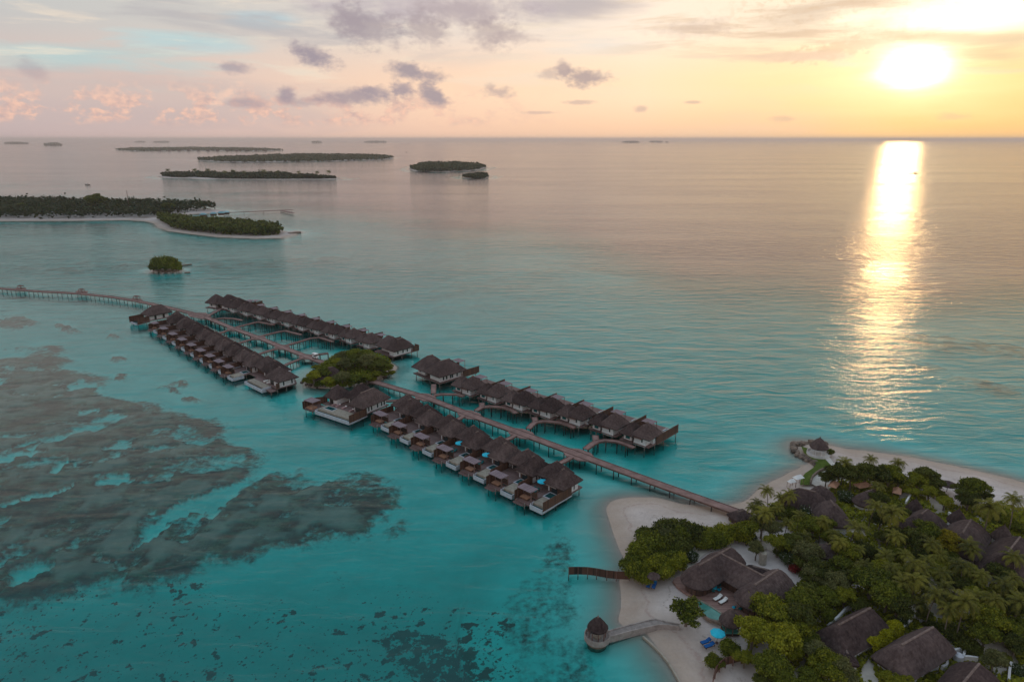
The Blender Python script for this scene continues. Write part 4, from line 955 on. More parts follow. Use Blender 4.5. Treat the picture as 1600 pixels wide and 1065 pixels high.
for k, w_ in enumerate(('right side','far side','left side','near left side','near side','near right side')):
    q = 2*PI*k/6+0.3; wn_ = ('right','far right','far left','left','near left','near right')[k]
    chair('turquoise chair at the %s side of the round terrace table' % wn_, (g[0]+1.25*math.cos(q), g[1]+1.25*math.sin(q)), GZ+0.25, q+PI/2, 'teal' if k % 2 else 'tealdark', 'chairs round the terrace table')
lounger('white cushioned lounger on the brown terrace, the left of the two', PG(1121,937.5), GZ+0.25, math.radians(33), 'cushion', 'white terrace loungers', 'cushion')
lounger('white cushioned lounger on the brown terrace, the right of the two', PG(1129.5,942.5), GZ+0.25, math.radians(33), 'cushion', 'white terrace loungers', 'cushion')
chair('teal armchair at the left tip of the brown terrace under the eave', PG(1070,909), GZ+0.25, 2.0, 'teal', 'armchairs at the ends of the terrace')
chair('teal armchair on the terrace behind the daybed gazebo, left one', PG(1146,953), GZ+0.25, 0.7, 'teal', 'armchairs at the ends of the terrace')
chair('dark teal armchair on the terrace behind the daybed gazebo, right one', PG(1156,955), GZ+0.25, 0.7, 'tealdark', 'armchairs at the ends of the terrace')
lounger('blue lounger under the thatched parasol by the bushes, the left of the two', PG(1013.5,914.5), GZ, math.radians(66), 'blue', 'blue beach loungers', 'teal')
lounger('blue lounger under the thatched parasol by the bushes, the right of the two', PG(1022,916), GZ, math.radians(66), 'blue', 'blue beach loungers', 'teal')
lounger('blue lounger beside the turquoise beach parasol, the upper of the two', PG(1102.5,1004), GZ, math.radians(22), 'blue', 'blue beach loungers', 'blue')
lounger('blue lounger beside the turquoise beach parasol, the lower of the two', PG(1108,1010), GZ, math.radians(22), 'blue', 'blue beach loungers', 'blue')
parasol('turquoise parasol standing on the sand beside two blue loungers', PG(1120,1004), GZ, 1.3, 2.1)
def thatch_parasol(label, g, z, r):
    o = thing('thatched_parasol', label, 'parasol', (*g, z)); per = [(r*math.cos(2*PI*k/14), r*math.sin(2*PI*k/14)) for k in range(14)]
    roof_mb(MB(), per, (0,0), (0.01,0), 3.0, 2.1, 1.0, 3, 0.15, 0.05).build('roof', M['thatch'], o); MB().cyl(0, 0, 0, 2.4, 0.07, 8).build('pole', M['beam'], o); return o
thatch_parasol('grey thatched parasol over two blue loungers beside the bushes', PG(1020,914), GZ, 1.35)
thatch_parasol('brown thatched parasol on the far beach between two big green trees', PG(1479,768), GZ, 2.2)

# ---- garden villas on the island
def house(label, p, q, w, zr, ze, rect=False, wall_='white', name='thatched_house', cap=True):
    mx_, my_ = (p[0]+q[0])/2, (p[1]+q[1])/2; O = G(mx_, my_, zr)
    r_ = thing(name, label, 'house', (*O, GZ))
    a = G(*p, zr); b_ = G(*q, zr); a = (a[0]-O[0], a[1]-O[1]); b_ = (b_[0]-O[0], b_[1]-O[1])
    if rect:
        dx, dy = b_[0]-a[0], b_[1]-a[1]; L = math.hypot(dx, dy); ux, uy = dx/L, dy/L
        cs = [(-L/2-w*0.75,-w),(L/2+w*0.75,-w),(L/2+w*0.75,w),(-L/2-w*0.75,w)]; per = []
        for i in range(4):
            c0_ = cs[i]; c1_ = cs[(i+1)%4]
            for k in range(6):
                t_ = k/6; x = c0_[0]+(c1_[0]-c0_[0])*t_; y = c0_[1]+(c1_[1]-c0_[1])*t_
                if k == 0: x *= 0.96; y *= 0.93
                per.append((x*ux-y*uy, x*uy+y*ux))
    else: per = stadium(a, b_, w)
    rf = roof_mb(MB(), per, a, b_, zr-GZ, ze-GZ, 1.12, 7, 0.4, 0.06, 0.2).build('roof', M['thatch'], r_)
    if cap: ridge_mb(MB(), a, b_, zr-GZ, 0.19).build('ridge_cap', M['ridge'], rf)
    MB().prism([(x*0.82, y*0.82) for x, y in per], 0, ze-GZ-0.05).build('wall', M[wall_], r_)
    return r_
house('long thatched house left of the yellow hedge, near the bottom edge', (1309.8,976), (1360.4,949), 3.45, 6.8, 3.2, True)
house('long thatched house right of the yellow hedge, near the bottom edge', (1408.8,1007), (1458.3,979), 3.5, 6.8, 3.2, True)
house('thatched house cut by the bottom edge, lowest at the right', (1500,1072), (1530,1036), 3.8, 6.8, 3.2, True)
house('small lean-to thatched porch at the foot of the left long house', (1318,1009), (1325,1021), 1.7, 4.0, 2.8, True, name='thatched_porch')
house('thatched house with a ridge, below the leftmost pointed tower on the right', (1439,803), (1450,795), 3.9, 6.6, 3.2, True)
house('thatched house with a pale ridge, right of the yellow tree', (1504,832), (1518,811), 4.1, 6.8, 3.2, True)
house('large thatched house cut by the right edge', (1575,862), (1594,838), 4.6, 7.2, 3.2, True)
for (px, py), w_ in (((1432,779),'above the leftmost house behind the yellow tree'),((1499,795),'above the house right of the yellow tree'),((1570,820),'near the right edge above the large house')):
    h_ = G(px, py, 6.4); o = thing('thatched_tower', 'pointed round thatched tower '+w_, 'tower', (*h_, GZ), 0, 'pointed thatched towers of the right hand houses')
    per = [(2.1*math.cos(2*PI*k/20), 2.1*math.sin(2*PI*k/20)) for k in range(20)]
    rf = roof_mb(MB(), per, (0,0), (0.01,0), 5.3, 2.4, 1.0, 6, 0.3, 0.04, 0.3).build('roof', M['thatch'], o); MB().cyl(0, 0, 5.1, 5.8, 0.15, 8, 0.02).build('finial', M['thatch'], rf)
    MB().cyl(0, 0, 0, 2.5, 1.6, 18).build('wall', M['white'], o)
house('wide thatched lodge at the far left of the garden, behind the palms', (1248,762), (1275,768), 3.9, 6.8, 3.2)
house('thatched lodge roof with a pointed ridge, right of the wide lodge', (1298,781), (1304,790), 3.9, 6.8, 3.2, True)
house('dark thatched roof behind the wide lodge beside the paved court', (1281,758), (1291,762), 2.6, 5.6, 3.0)
house('dark thatched roof in the shade under the big beach trees', (1352,768), (1368,763), 2.6, 5.6, 3.0)
house('little dark thatched hut under the trees, below the tall palm', (1290,849), (1296,850), 2.4, 4.8, 2.8)
house('small red brown roof at the landward end of the boardwalk', (1152,800), (1162,797), 2.0, 3.6, 2.6, True, 'wood', name='entrance_roof')
house('small low thatched roof behind the chimneys of the beach villa', (1176,884), (1200,890), 2.0, 4.4, 3.0, True, name='low_roof')
# orange awnings and pale tents at the lodge
for px, py, w_, h_, m_, lab in ((1301,768,1.7,2.8,'orange','orange awning beside the dark lodge roof'),(1346,770,2.0,3.0,'orange','orange awning under the big beach trees'),(1246,758,1.3,3.0,'carwhite','white canopy left of the wide lodge'),(1236,761,1.0,2.4,'carwhite','small white canopy at the left end of the lodge'),(1400,777,1.6,2.6,'orange','pinkish awning left of the leftmost thatched tower')):
    g = PG(px, py); o = thing('awning', lab, 'awning', (*g, GZ), random.uniform(0, 1))
    roof_mb(MB(), rect_per(-w_, w_, -w_*0.6, w_*0.6, 3), (-w_*0.5,0), (w_*0.5,0), h_, h_-0.8, th=0.05, jit=0.02).build('canopy', M[m_], o)
    for x in (-w_*0.9, w_*0.9):
        for y in (-w_*0.5, w_*0.5): MB().cyl(x, y, 0, h_-0.8, 0.05, 6).build('post', M['beam'], o)
# white curved garden walls
for pts, h_, lab in (([(1292,985),(1304,975),(1314,965),(1322,957),(1334,953),(1352,953)],1.5,'white curved garden wall behind the left long house'),
                    ([(1332,1026),(1334,1019),(1341,1014),(1346,1012)],1.9,'white rounded wall between the left long house and the yellow hedge'),
                    ([(1404,992),(1413,984),(1421,977),(1426,970),(1444,970)],1.5,'white curved garden wall behind the right long house'),
                    ([(1434,1062),(1434,1055),(1443,1049),(1452,1042),(1463,1044),(1463,1050)],1.5,'white winding wall below the right long house'),
                    ([(1470,1050),(1478,1045),(1478,1032),(1488,1024),(1505,1022),(1504,1033),(1512,1034),(1526,1036)],1.5,'white winding wall above the bottom edge house'),
                    ([(1574,1070),(1576,1050),(1578,1043)],1.5,'short white wall near the bottom right corner'),
                    ([(1084,862),(1096,852),(1104,846),(1118,848)],1.5,'white curved wall behind the beach villa'),
                    ([(1414,792),(1421,781),(1423,778)],1.8,'white wall left of the leftmost thatched tower'),
                    ([(1487,818),(1486,812),(1481,807)],1.6,'short white wall left of the tower by the yellow tree')):
    curvewall('garden_wall', lab, pts, h_, 'white', 0.35)
for px, py, lab in ((1340,958,'white water tank behind the left long house'),(1437,972,'white water tank behind the right long house'),(1496,1034,'white water tank inside the winding wall')):
    o = thing('water_tank', lab, 'tank', (*PG(px, py), GZ)); MB().cyl(0, 0, 0, 1.5, 0.75, 18).build('body', M['poolwhite'], o); MB().cyl(0, 0, 1.5, 1.8, 0.75, 18, 0.25).build('lid', M['poolwhite'], o)
for pts in ([(1364,835),(1374,842),(1380,856),(1378,866),(1388,880),(1378,880),(1366,866),(1368,852),(1360,842)],[(1410,868),(1422,868),(1432,880),(1430,888),(1412,882)],[(1534,915),(1540,898),(1548,884),(1556,900),(1550,920),(1540,924)],[(1190,840),(1216,838),(1222,852),(1206,862),(1192,852)],
            [(1440,784),(1470,776),(1478,792),(1474,806),(1462,796)],[(1516,806),(1536,808),(1544,826),(1532,822)],[(1340,1066),(1342,1040),(1356,1028),(1364,1036),(1376,1056),(1380,1075)],[(1400,955),(1440,935),(1500,960),(1480,975)],[(1510,1000),(1560,1000),(1600,1040),(1560,1060)],[(1226,1075),(1240,1050),(1260,1020),(1268,1022),(1254,1048),(1246,1075)]):
    sheet('path', pts, 'sandpath', GZ+0.04)
sheet('terrace', [(1360,1030),(1366,1024),(1384,1030),(1400,1044),(1396,1056),(1376,1050)], 'deck', GZ+0.15, 0.3)
lounger('turquoise lounger on the terrace left of the right long house', PG(1377,1035), GZ+0.15, math.radians(-25), 'cyan', 'terrace loungers by the right long house', 'cyan')
lounger('grey lounger on the terrace left of the right long house', PG(1386,1041), GZ+0.15, math.radians(-25), 'pergola', 'terrace loungers by the right long house', 'pergola')
# small post by the path
o = thing('garden_light', 'pale mushroom shaped garden light beside the path at the bottom', 'garden light', (*PG(1247,1022), GZ)); MB().cyl(0, 0, 0, 1.5, 0.06, 8).build('post', M['white'], o); MB().cyl(0, 0, 1.5, 1.8, 0.45, 12, 0.1).build('cap', M['white'], o)
o = MB().cyl(0, 0, 0, 0.9, 1.5, 18, 1.3).build('round_planter', M['stone']); o.location = (*PG(1374,846), GZ); tag(o, 'pale round stone planter beside the sandy garden path', 'planter')

# ------------------------------------------------------------------ vegetation
def leaf_mesh(name, centers, normals, size, m, rn, elong=1.5, jitter=0.7):
    n_ = len(centers); nz = normals+rn.normal(0, jitter, (n_,3)); nz /= np.linalg.norm(nz, axis=1)[:,None]
    r_ = rn.normal(0, 1, (n_,3)); u = np.cross(nz, r_); u /= np.linalg.norm(u, axis=1)[:,None]; v = np.cross(nz, u)
    s_ = (size*rn.uniform(0.6, 1.35, n_))[:,None]; u *= s_*0.5; v *= s_*0.5*elong; bend = nz*s_*0.18
    V_ = np.stack([centers-v, centers+u*0.9-bend, centers+v, centers-u*0.9-bend], 1).reshape(-1,3)
    me = bpy.data.meshes.new(name); me.vertices.add(4*n_); me.vertices.foreach_set('co', V_.astype(np.float32).ravel())
    me.loops.add(4*n_); me.loops.foreach_set('vertex_index', np.arange(4*n_, dtype=np.int32)); me.polygons.add(n_)
    me.polygons.foreach_set('loop_start', np.arange(0, 4*n_, 4, dtype=np.int32)); me.polygons.foreach_set('loop_total', np.full(n_, 4, np.int32)); me.update(calc_edges=True)
    at_ = me.attributes.new('leaf', 'FLOAT', 'FACE'); at_.data.foreach_set('value', rn.random(n_).astype(np.float32))
    me.materials.append(m); return me
def lobes_points(lobes, n_, rn, shell=0.35, flat=1.0):
    w_ = np.array([l[3]**2 for l in lobes]); w_ /= w_.sum(); idx = rn.choice(len(lobes), n_, p=w_); L = np.array(lobes)[idx]
    d_ = rn.normal(0, 1, (n_,3)); d_ /= np.linalg.norm(d_, axis=1)[:,None]; d_[:,2] = np.where(d_[:,2] < -0.35, -d_[:,2], d_[:,2])
    r_ = L[:,3]*(1-shell*rn.random(n_)**1.6)*(1+0.12*rn.normal(0,1,n_)); r_[rn.random(n_) < 0.12] *= 1.28
    c_ = L[:,:3]+d_*r_[:,None]*np.array([1,1,flat*0.85]); return c_, d_
def link(name, me, parent=None):
    o = bpy.data.objects.new(name, me); col.objects.link(o)
    if parent: o.parent = parent
    return o
def broad_proto(seed, matk, R=4.0, Hc=4.6, n_=6200, nl=15, leaf=0.34, name='broadleaf_tree', flat=0.8, up=0.8, gap=0.0):
    rn = np.random.default_rng(seed); rd = random.Random(seed); root = thing(name, 'x', 'tree')
    lobes = []
    for k in range(nl):
        a = 2*PI*k*0.618+rd.uniform(-.4,.4); rr = R*math.sqrt((k+0.3)/nl)*0.78*rd.uniform(.8,1.1); z = Hc+up*R*(0.55-0.75*(rr/R)**1.5)+rd.uniform(-.25,.25)*R*0.4
        lobes.append((rr*math.cos(a), rr*math.sin(a), z+rd.uniform(-.1,.16)*R, R*rd.uniform(0.18, 0.42)))
    lobes.append((0, 0, Hc-0.1*R, R*0.5))
    c_, d_ = lobes_points(lobes, n_, rn, 0.4, flat)
    link('crown', leaf_mesh('crown', c_, d_, leaf, M[matk], rn), root)
    t_ = MB(); pts = [(0,0,-0.3),(rd.uniform(-.2,.2),rd.uniform(-.2,.2),Hc*0.35),(rd.uniform(-.3,.3),rd.uniform(-.3,.3),Hc*0.6)]
    t_.bar(pts[0], pts[1], 0.34*R/4, 0.27*R/4, 8); t_.bar(pts[1], pts[2], 0.27*R/4, 0.2*R/4, 8)
    for l in lobes[:8]: t_.bar(pts[1+(rd.random() > .5)], (l[0]*.85, l[1]*.85, l[2]), 0.15*R/4, 0.04, 6)
    t_.build('trunk', M['bark'], root); return root
def bush_proto(seed, matk, R=2.2, n_=3800, nl=8, leaf=0.22, name='bush', h=1.0):
    rn = np.random.default_rng(seed); rd = random.Random(seed); root = thing(name, 'x', 'bush'); lobes = [(0,0,R*0.45*h,R*0.72)]
    for k in range(nl):
        a = 2*PI*k/nl+rd.uniform(-.3,.3); lobes.append((R*.55*math.cos(a), R*.55*math.sin(a), R*h*rd.uniform(.25,.75), R*rd.uniform(.34,.5)))
    c_, d_ = lobes_points(lobes, n_, rn, 0.35, h); c_[:,2] = np.maximum(c_[:,2], 0.03)
    link('foliage', leaf_mesh('foliage', c_, d_, leaf, M[matk], rn), root)
    t_ = MB()
    for l in lobes[:6]: t_.bar((0,0,-0.2), (l[0]*.8, l[1]*.8, l[2]), 0.07, 0.03, 5)
    t_.build('stem', M['bark'], root); return root
def palm_proto(seed, H=8.5, nf=26, FL=4.2, name='coconut_palm'):
    rn = np.random.default_rng(seed); rd = random.Random(seed); root = thing(name, 'x', 'palm'); t_ = MB(); lean = rd.uniform(-.9,.9); ly = rd.uniform(-.9,.9); prev = (0,0,-.3); N_ = 7
    f_ = lambda u: (lean*u*u, ly*u*u, H*u)
    for k in range(1, N_+1):
        p_ = f_(k/N_); t_.bar(prev, p_, 0.2-0.1*(k-1)/N_, 0.2-0.1*k/N_, 8); prev = p_
    t_.build('trunk', M['bark'], root); top = Vector(prev); vs = []; fs = []; at_ = []
    for k in range(nf):
        a = 2.39996*k+rd.uniform(-.25,.25); e0 = math.radians(76-92*(k/nf)**0.9+rd.uniform(-10,10)); L_ = FL*rd.uniform(.85,1.1)*(0.8 if k < 4 else 1.0)
        p_ = top.copy(); seg = 9; e = e0; prevp = p_.copy(); tw = rd.uniform(-.3,.3); tone = rd.random()
        for s_ in range(seg):
            e -= math.radians(4.5+2.1*s_); dv = Vector((math.cos(a+tw*s_/seg)*math.cos(e), math.sin(a+tw*s_/seg)*math.cos(e), math.sin(e))); p_ = prevp+dv*L_/seg
            side = Vector((-math.sin(a), math.cos(a), 0)); u_ = (s_+0.5)/seg; wl = L_*0.14*math.sin(PI*min(1, 0.18+u_*0.86))**0.8
            for h_ in (0.0, 0.5):
                base_ = prevp.lerp(p_, h_); b2 = prevp.lerp(p_, h_+0.36)
                for sg in (-1, 1):
                    tip = base_+side*sg*wl+dv*wl*0.45+Vector((0,0,-wl*rd.uniform(.35,.75))); i_ = len(vs)
                    vs += [tuple(base_), tuple(b2), tuple(tip+dv*0.1), tuple(tip-dv*0.02)]; fs.append((i_, i_+1, i_+2, i_+3)); at_.append(min(1, max(0, tone*0.6+rd.random()*0.4)))
            prevp = p_
    me = bpy.data.meshes.new('crown'); me.from_pydata(vs, [], fs); me.update(); q = me.attributes.new('leaf', 'FLOAT', 'FACE'); q.data.foreach_set('value', np.array(at_, np.float32)); me.materials.append(M['leaf_palm'])
    link('crown', me, root); c_ = MB()
    for k in range(6): a = k*1.05; c_.cyl(top.x+.25*math.cos(a), top.y+.25*math.sin(a), H-.55, H-.3, .12, 6)
    c_.build('coconuts', M['bark'], root); return root
PROTO = {}
for k, (mk, hc, sd2) in dict(D1=('leaf_dark',4.6,1), D2=('leaf_dark',4.2,2), G1=('leaf_green',4.6,3), G2=('leaf_green',4.3,4), O1=('leaf_olive',4.5,5), Y1=('leaf_yellow',4.6,6), L1=('leaf_light',4.4,7), G3=('leaf_green',4.8,8), D3=('leaf_dark',4.8,9), O2=('leaf_olive',4.4,10)).items():
    PROTO[k] = (broad_proto(sd2, mk, 4.0, hc), 4.0, hc)
PROTO['S1'] = (broad_proto(21, 'leaf_green', 3.6, 2.6, 2300, 15, 0.34, up=0.5, flat=0.7), 3.6, 2.8)
for k, (mk, sd2, nm) in dict(b1=('leaf_light',11,'bush'), b2=('leaf_green',12,'bush'), b3=('leaf_dark',13,'bush'), f1=('leaf_flower',14,'flowering_shrub'), r1=('leaf_red',15,'flowering_shrub')).items():
    PROTO[k] = (bush_proto(sd2, mk, name=nm), 2.3, 1.1)
PROTO['P1'] = (palm_proto(31), 4.0, 8.3); PROTO['P2'] = (palm_proto(32, 7.4, 24, 4.0), 3.9, 7.2); PROTO['P3'] = (palm_proto(33, 9.4, 28, 4.4), 4.2, 9.2)
LOOK = dict(G3='tall green tree', D3='tall dark green tree', O2='greyish green tree', D1='dark green broad tree', D2='dark green spreading tree', G1='green leafy tree', G2='bushy green tree', O1='olive grey tree', Y1='bright yellow leaved tree', L1='yellow green tree', S1='thin crowned lone tree with sand showing through',
    b1='light green bush', b2='rounded green bush', b3='dark green bush', f1='white flowering shrub', r1='red flowering shrub', P1='coconut palm', P2='shorter coconut palm', P3='tall coconut palm')
MARKS = [('the gazebo on the tip',1278,700),('the wide lodge',1262,772),('the pointed lodge roof',1300,790),('the big beach villa',1150,890),('the daybed gazebo',1140,975),('the boardwalk end',1157,800),('the brown lagoon fence',960,895),('the yellow tree',1485,844),
    ('the leftmost thatched tower',1432,785),('the left long house',1335,975),('the right long house',1433,1005),('the bottom edge house',1515,1050),('the large house at the right edge',1580,850),('the garden path',1372,856),('the little dark hut',1293,855),
    ('the far beach parasol',1479,756),('the tower near the right edge',1570,825),('the red flowers',1242,889),('the yellow hedge',1375,1004),('the house right of the yellow tree',1515,820),('the turquoise beach parasol',1119,993),('the awning under the trees',1346,762),('the bottom right corner',1600,1065),('the clearing of sand at the right',1543,905)]
PLANTED = []
USED = set()
def plant(kind, px, py, rpx, own=None, hs=1.0):
    kind = random.choice(('L1', kind, kind, kind, kind)) if kind in ('G1','G2','D2') else kind; kind = {'G1':random.choice(('G1','G3')), 'D1':random.choice(('D1','D3')), 'D2':random.choice(('D2','O2','D3')), 'G2':random.choice(('G2','G3'))}.get(kind, kind); hs *= random.uniform(0.9, 1.2)
    src, R0, H0 = PROTO[kind]; z = GZ+H0
    for _ in range(3): s_ = rpx*mpp(px, py, z)/R0; s_ = min(max(s_, 0.35), 1.75); z = GZ+H0*s_*hs
    g = G(px, py, z)
    jx = random.uniform(0.94, 1.06)
    if src.name not in USED: USED.add(src.name); o = src; o.location = (*g, GZ); o.rotation_euler = (0,0,random.uniform(0, 6.28)); o.scale = (s_*jx, s_, s_*hs)
    else: o = copy_tree(src, (*g, GZ), random.uniform(0, 6.28), scale=(s_*jx, s_, s_*hs), kids=kidlist(src))
    PLANTED.append((o, kind, px, py, own)); return o
BL = [('b1',996,893,22),('b2',984,882,18),('b2',1001,862,23),('b2',1020,850,28),('b3',1037,833,28),('b3',1060,832,27),('b3',1057,852,27),('b1',1025,880,24),('b1',1038,893,19),('b2',1103,842,23),('b1',1126,838,22),('b1',1149,832,20),('b1',1162,836,18),('b1',1057,880,18),('f1',1078,868,15),('b2',1010,838,22),('b2',1046,868,22),('b1',1008,902,17),('b2',1120,846,17),('b1',1090,846,20),('b3',1080,836,24),('b2',993,874,18),('b3',1012,868,20),('D2',1042,838,18),('G2',1066,838,16),
 ('S1',1073,956,31),('L1',1176,988,30),('G1',1212,960,36),('G2',1220,1000,36),('D1',1248,968,32),('b2',1140,1013,19),('b1',1113,1034,14),('b2',1124,1036,11),('G1',1204,1040,30),('D2',1164,1028,17),('D1',1262,925,20),('D2',1270,898,20),('r1',1241,888,10),('f1',1172,842,13),('O1',1182,858,14),('f1',1232,872,16),('b3',1222,862,14),('G1',1190,950,20),
 ('G1',1270,822,21),('G2',1216,850,19),('D1',1243,848,22),('D2',1262,866,26),('G1',1320,862,23),('D2',1350,862,20),('D1',1280,893,24),('G2',1318,888,22),('L1',1383,895,20),('G2',1426,816,18),('D1',1418,842,26),('G1',1446,832,22),('Y1',1485,848,24),('L1',1476,784,14),('b1',1470,774,11),('b1',1572,814,15),('b1',1590,824,14),('f1',1257,800,17),('f1',1322,776,15),('b2',1298,706,7),('b3',1555,811,14),('D2',1468,889,20),('G1',1168,828,20),('b1',1150,836,14),('D2',1206,826,18),('G2',1296,838,15),
 ('D1',1310,740,22),('D2',1291,747,13),('D1',1331,742,23),('D2',1352,740,22),('D1',1371,744,22),('D2',1389,742,21),('D1',1404,750,15),('G1',1435,752,20),('D1',1448,745,22),('D2',1462,758,17),('L1',1430,770,13),('L1',1452,770,14),('D1',1506,768,20),('G1',1524,764,22),('D2',1514,782,18),('D1',1540,776,12),
 ('D2',1254,880,18),('D1',1322,905,18),('G1',1362,910,32),('G2',1386,928,32),('D1',1404,948,24),('L1',1380,890,22),('O1',1308,914,24),('D2',1320,932,20),('G2',1290,932,22),('D1',1268,905,18),('G1',1253,940,32),('L1',1246,985,26),('G1',1262,1004,22),('O1',1276,1022,26),('G2',1290,1042,32),('O1',1312,1052,28),('G1',1268,1062,24),('D2',1470,905,18),
 ('b3',1487,988,20),('b3',1517,1012,19),('O1',1553,1032,20),('L1',1541,968,30),('Y1',1552,950,20),('G2',1540,992,24),('G1',1577,986,26),('G2',1594,984,24),('D2',1586,1008,22),('f1',1594,1048,15),('f1',1405,972,14),('D1',1564,898,22),('G2',1577,922,22),('D2',1588,950,22),('b3',1456,978,14),('D1',1494,912,20),('L1',1388,1062,17),('G2',1412,1060,16),('b1',1338,1038,10),('b1',1452,1056,10),('G1',1511,910,18),('D2',1430,912,22),('G2',1420,900,18),('D1',1440,866,20),('G2',1338,840,14),
 ('D1',1408,802,16),('D2',1376,812,16),('G2',1292,820,16),('b2',1232,800,14),('D1',1215,800,16),('D2',1190,822,16),('D1',1372,780,16),('G2',1480,870,16),('D2',1510,892,18),('G1',1555,880,14),('D2',1410,930,18),('D1',1445,960,14),('G2',1475,940,20),('D1',1505,945,20),('G1',1520,930,18),('D2',1340,945,16),('D1',1195,900,10),('G2',1290,960,16),('D2',1236,1020,20),('G1',1222,1062,24),('D1',1190,1068,20),('b2',1570,1030,12),('G1',1600,900,18),('D1',1608,930,20),('D2',1380,840,13),('G2',1400,862,15),('b2',1360,880,12)]
PL = [('P1',1203,768,15),('P2',1230,772,16),('P1',1172,792,14),('P3',1194,802,18),('P2',1248,803,15),('P3',1319,723,17),('P2',1357,717,14),('P1',1399,722,15),('P1',1362,790,19),('P3',1395,800,23),('P1',1331,822,22),('P3',1547,790,27),('P1',1587,784,20),('P2',1521,852,22),('P1',1462,852,19),('P2',1383,866,18),('P1',1432,880,19),('P2',1500,884,20),('P1',1592,874,22),('P2',1389,864,16),('P3',1411,910,24),('P1',1455,928,24),
 ('P2',1436,888,20),('P3',1506,940,27),('P1',1508,884,20),('P2',1526,862,18),('P1',1568,908,22),('P2',1465,864,18),('P1',1180,812,15),('P2',1262,838,15),('P1',1300,835,14),('P2',1214,790,14),('P1',1340,860,14),('P2',1450,905,18),('P1',1540,900,18),('P2',1480,920,20),('P1',1420,868,15),('P1',1590,905,18)]
for k, x, y, r_ in BL: plant(k, x, y, r_, hs=1.0 if k[0].isupper() else 1.1)
PL += [('P2',1228,818,14),('P1',1284,812,15),('P3',1312,846,17),('P1',1405,838,18),('P1',1478,898,20),('P2',1525,900,19),('P1',1395,885,19),('P3',1430,905,22),('P1',1484,948,22),('P2',1530,930,20),('P1',1562,940,22),('P3',1592,940,24),('P1',1350,886,17),('P2',1328,900,16),('P1',1448,872,17),('P2',1268,856,14),('P1',1188,786,14),('P2',1216,776,13),('P2',1440,940,18),('P1',1376,760,14)]
for k, x, y, r_ in PL: plant(k, x, y, r_*1.12)
# labels that single each plant out: look, side and nearest landmark
groups = {}
for o, kind, px, py, own in PLANTED:
    m_ = sorted(MARKS, key=lambda q: math.hypot(px-q[1], (py-q[2])*1.2))[:1][0]
    dx, dy = px-m_[1], (py-m_[2])*1.3
    side = ('right of' if dx > 0 else 'left of') if abs(dx) > abs(dy) else ('below' if dy > 0 else 'above')
    if m_[0] == 'the yellow tree' and kind == 'Y1' and abs(dx) < 5: m_ = MARKS[8]; side = 'below right of'
    if m_[0] == 'the red flowers' and kind == 'r1': m_ = MARKS[3]; side = 'at the right end of'
    groups.setdefault((LOOK[kind], side, m_[0]), []).append((math.hypot(dx, dy), o))
ORD2 = ['nearest', 'second nearest', 'third nearest', 'fourth nearest', 'fifth nearest', 'sixth nearest']
for (look, side, mk), lst in groups.items():
    lst.sort(key=lambda q: q[0])
    for i, (_, o) in enumerate(lst):
        o['label'] = look+' '+side+' '+mk if len(lst) == 1 else look+' '+side+' '+mk+', '+ORD2[min(i, 5)]
    
for o, kind, *_ in PLANTED: o['group'] = {'P':'coconut palms on the island','b':'bushes on the island','f':'white flowering shrubs on the island','r':'red flowering shrubs'}.get(kind[0], 'broad leaved trees on the island')
for k in PROTO:
    if PROTO[k][0].name not in USED:
        for c_ in children(PROTO[k][0]): bpy.data.objects.remove(c_)
        bpy.data.objects.remove(PROTO[k][0])
# clipped yellow green hedge between the long houses
rn = np.random.default_rng(77); a = np.array(PG(1352,1024)); b_ = np.array(PG(1401,990)); n_ = 5200; t_ = rn.random(n_); an = rn.uniform(-0.2, PI+0.2, n_); dr = (b_-a)/np.linalg.norm(b_-a); nr = np.array([-dr[1], dr[0]])
w_ = 1.3*(1+0.12*np.sin(t_*17))*rn.uniform(.88,1.05,n_); cx = np.cos(an)*w_; cz = np.maximum(0.05, np.sin(an)*w_*1.3+1.3)
cc = np.stack([(b_-a)[0]*t_+nr[0]*cx, (b_-a)[1]*t_+nr[1]*cx, cz], 1); nn = np.stack([nr[0]*np.cos(an), nr[1]*np.cos(an), np.sin(an)], 1)
M['leaf_hedge'] = leafmat('leaf_hedge', (0.2, 0.2, 0.003), (0.5, 0.44, 0.008))
o = link('hedge', leaf_mesh('hedge', cc, nn, 0.26, M['leaf_hedge'], rn)); o.location = (*a, GZ); tag(o, 'clipped yellow green hedge between the two long thatched houses', 'hedge')

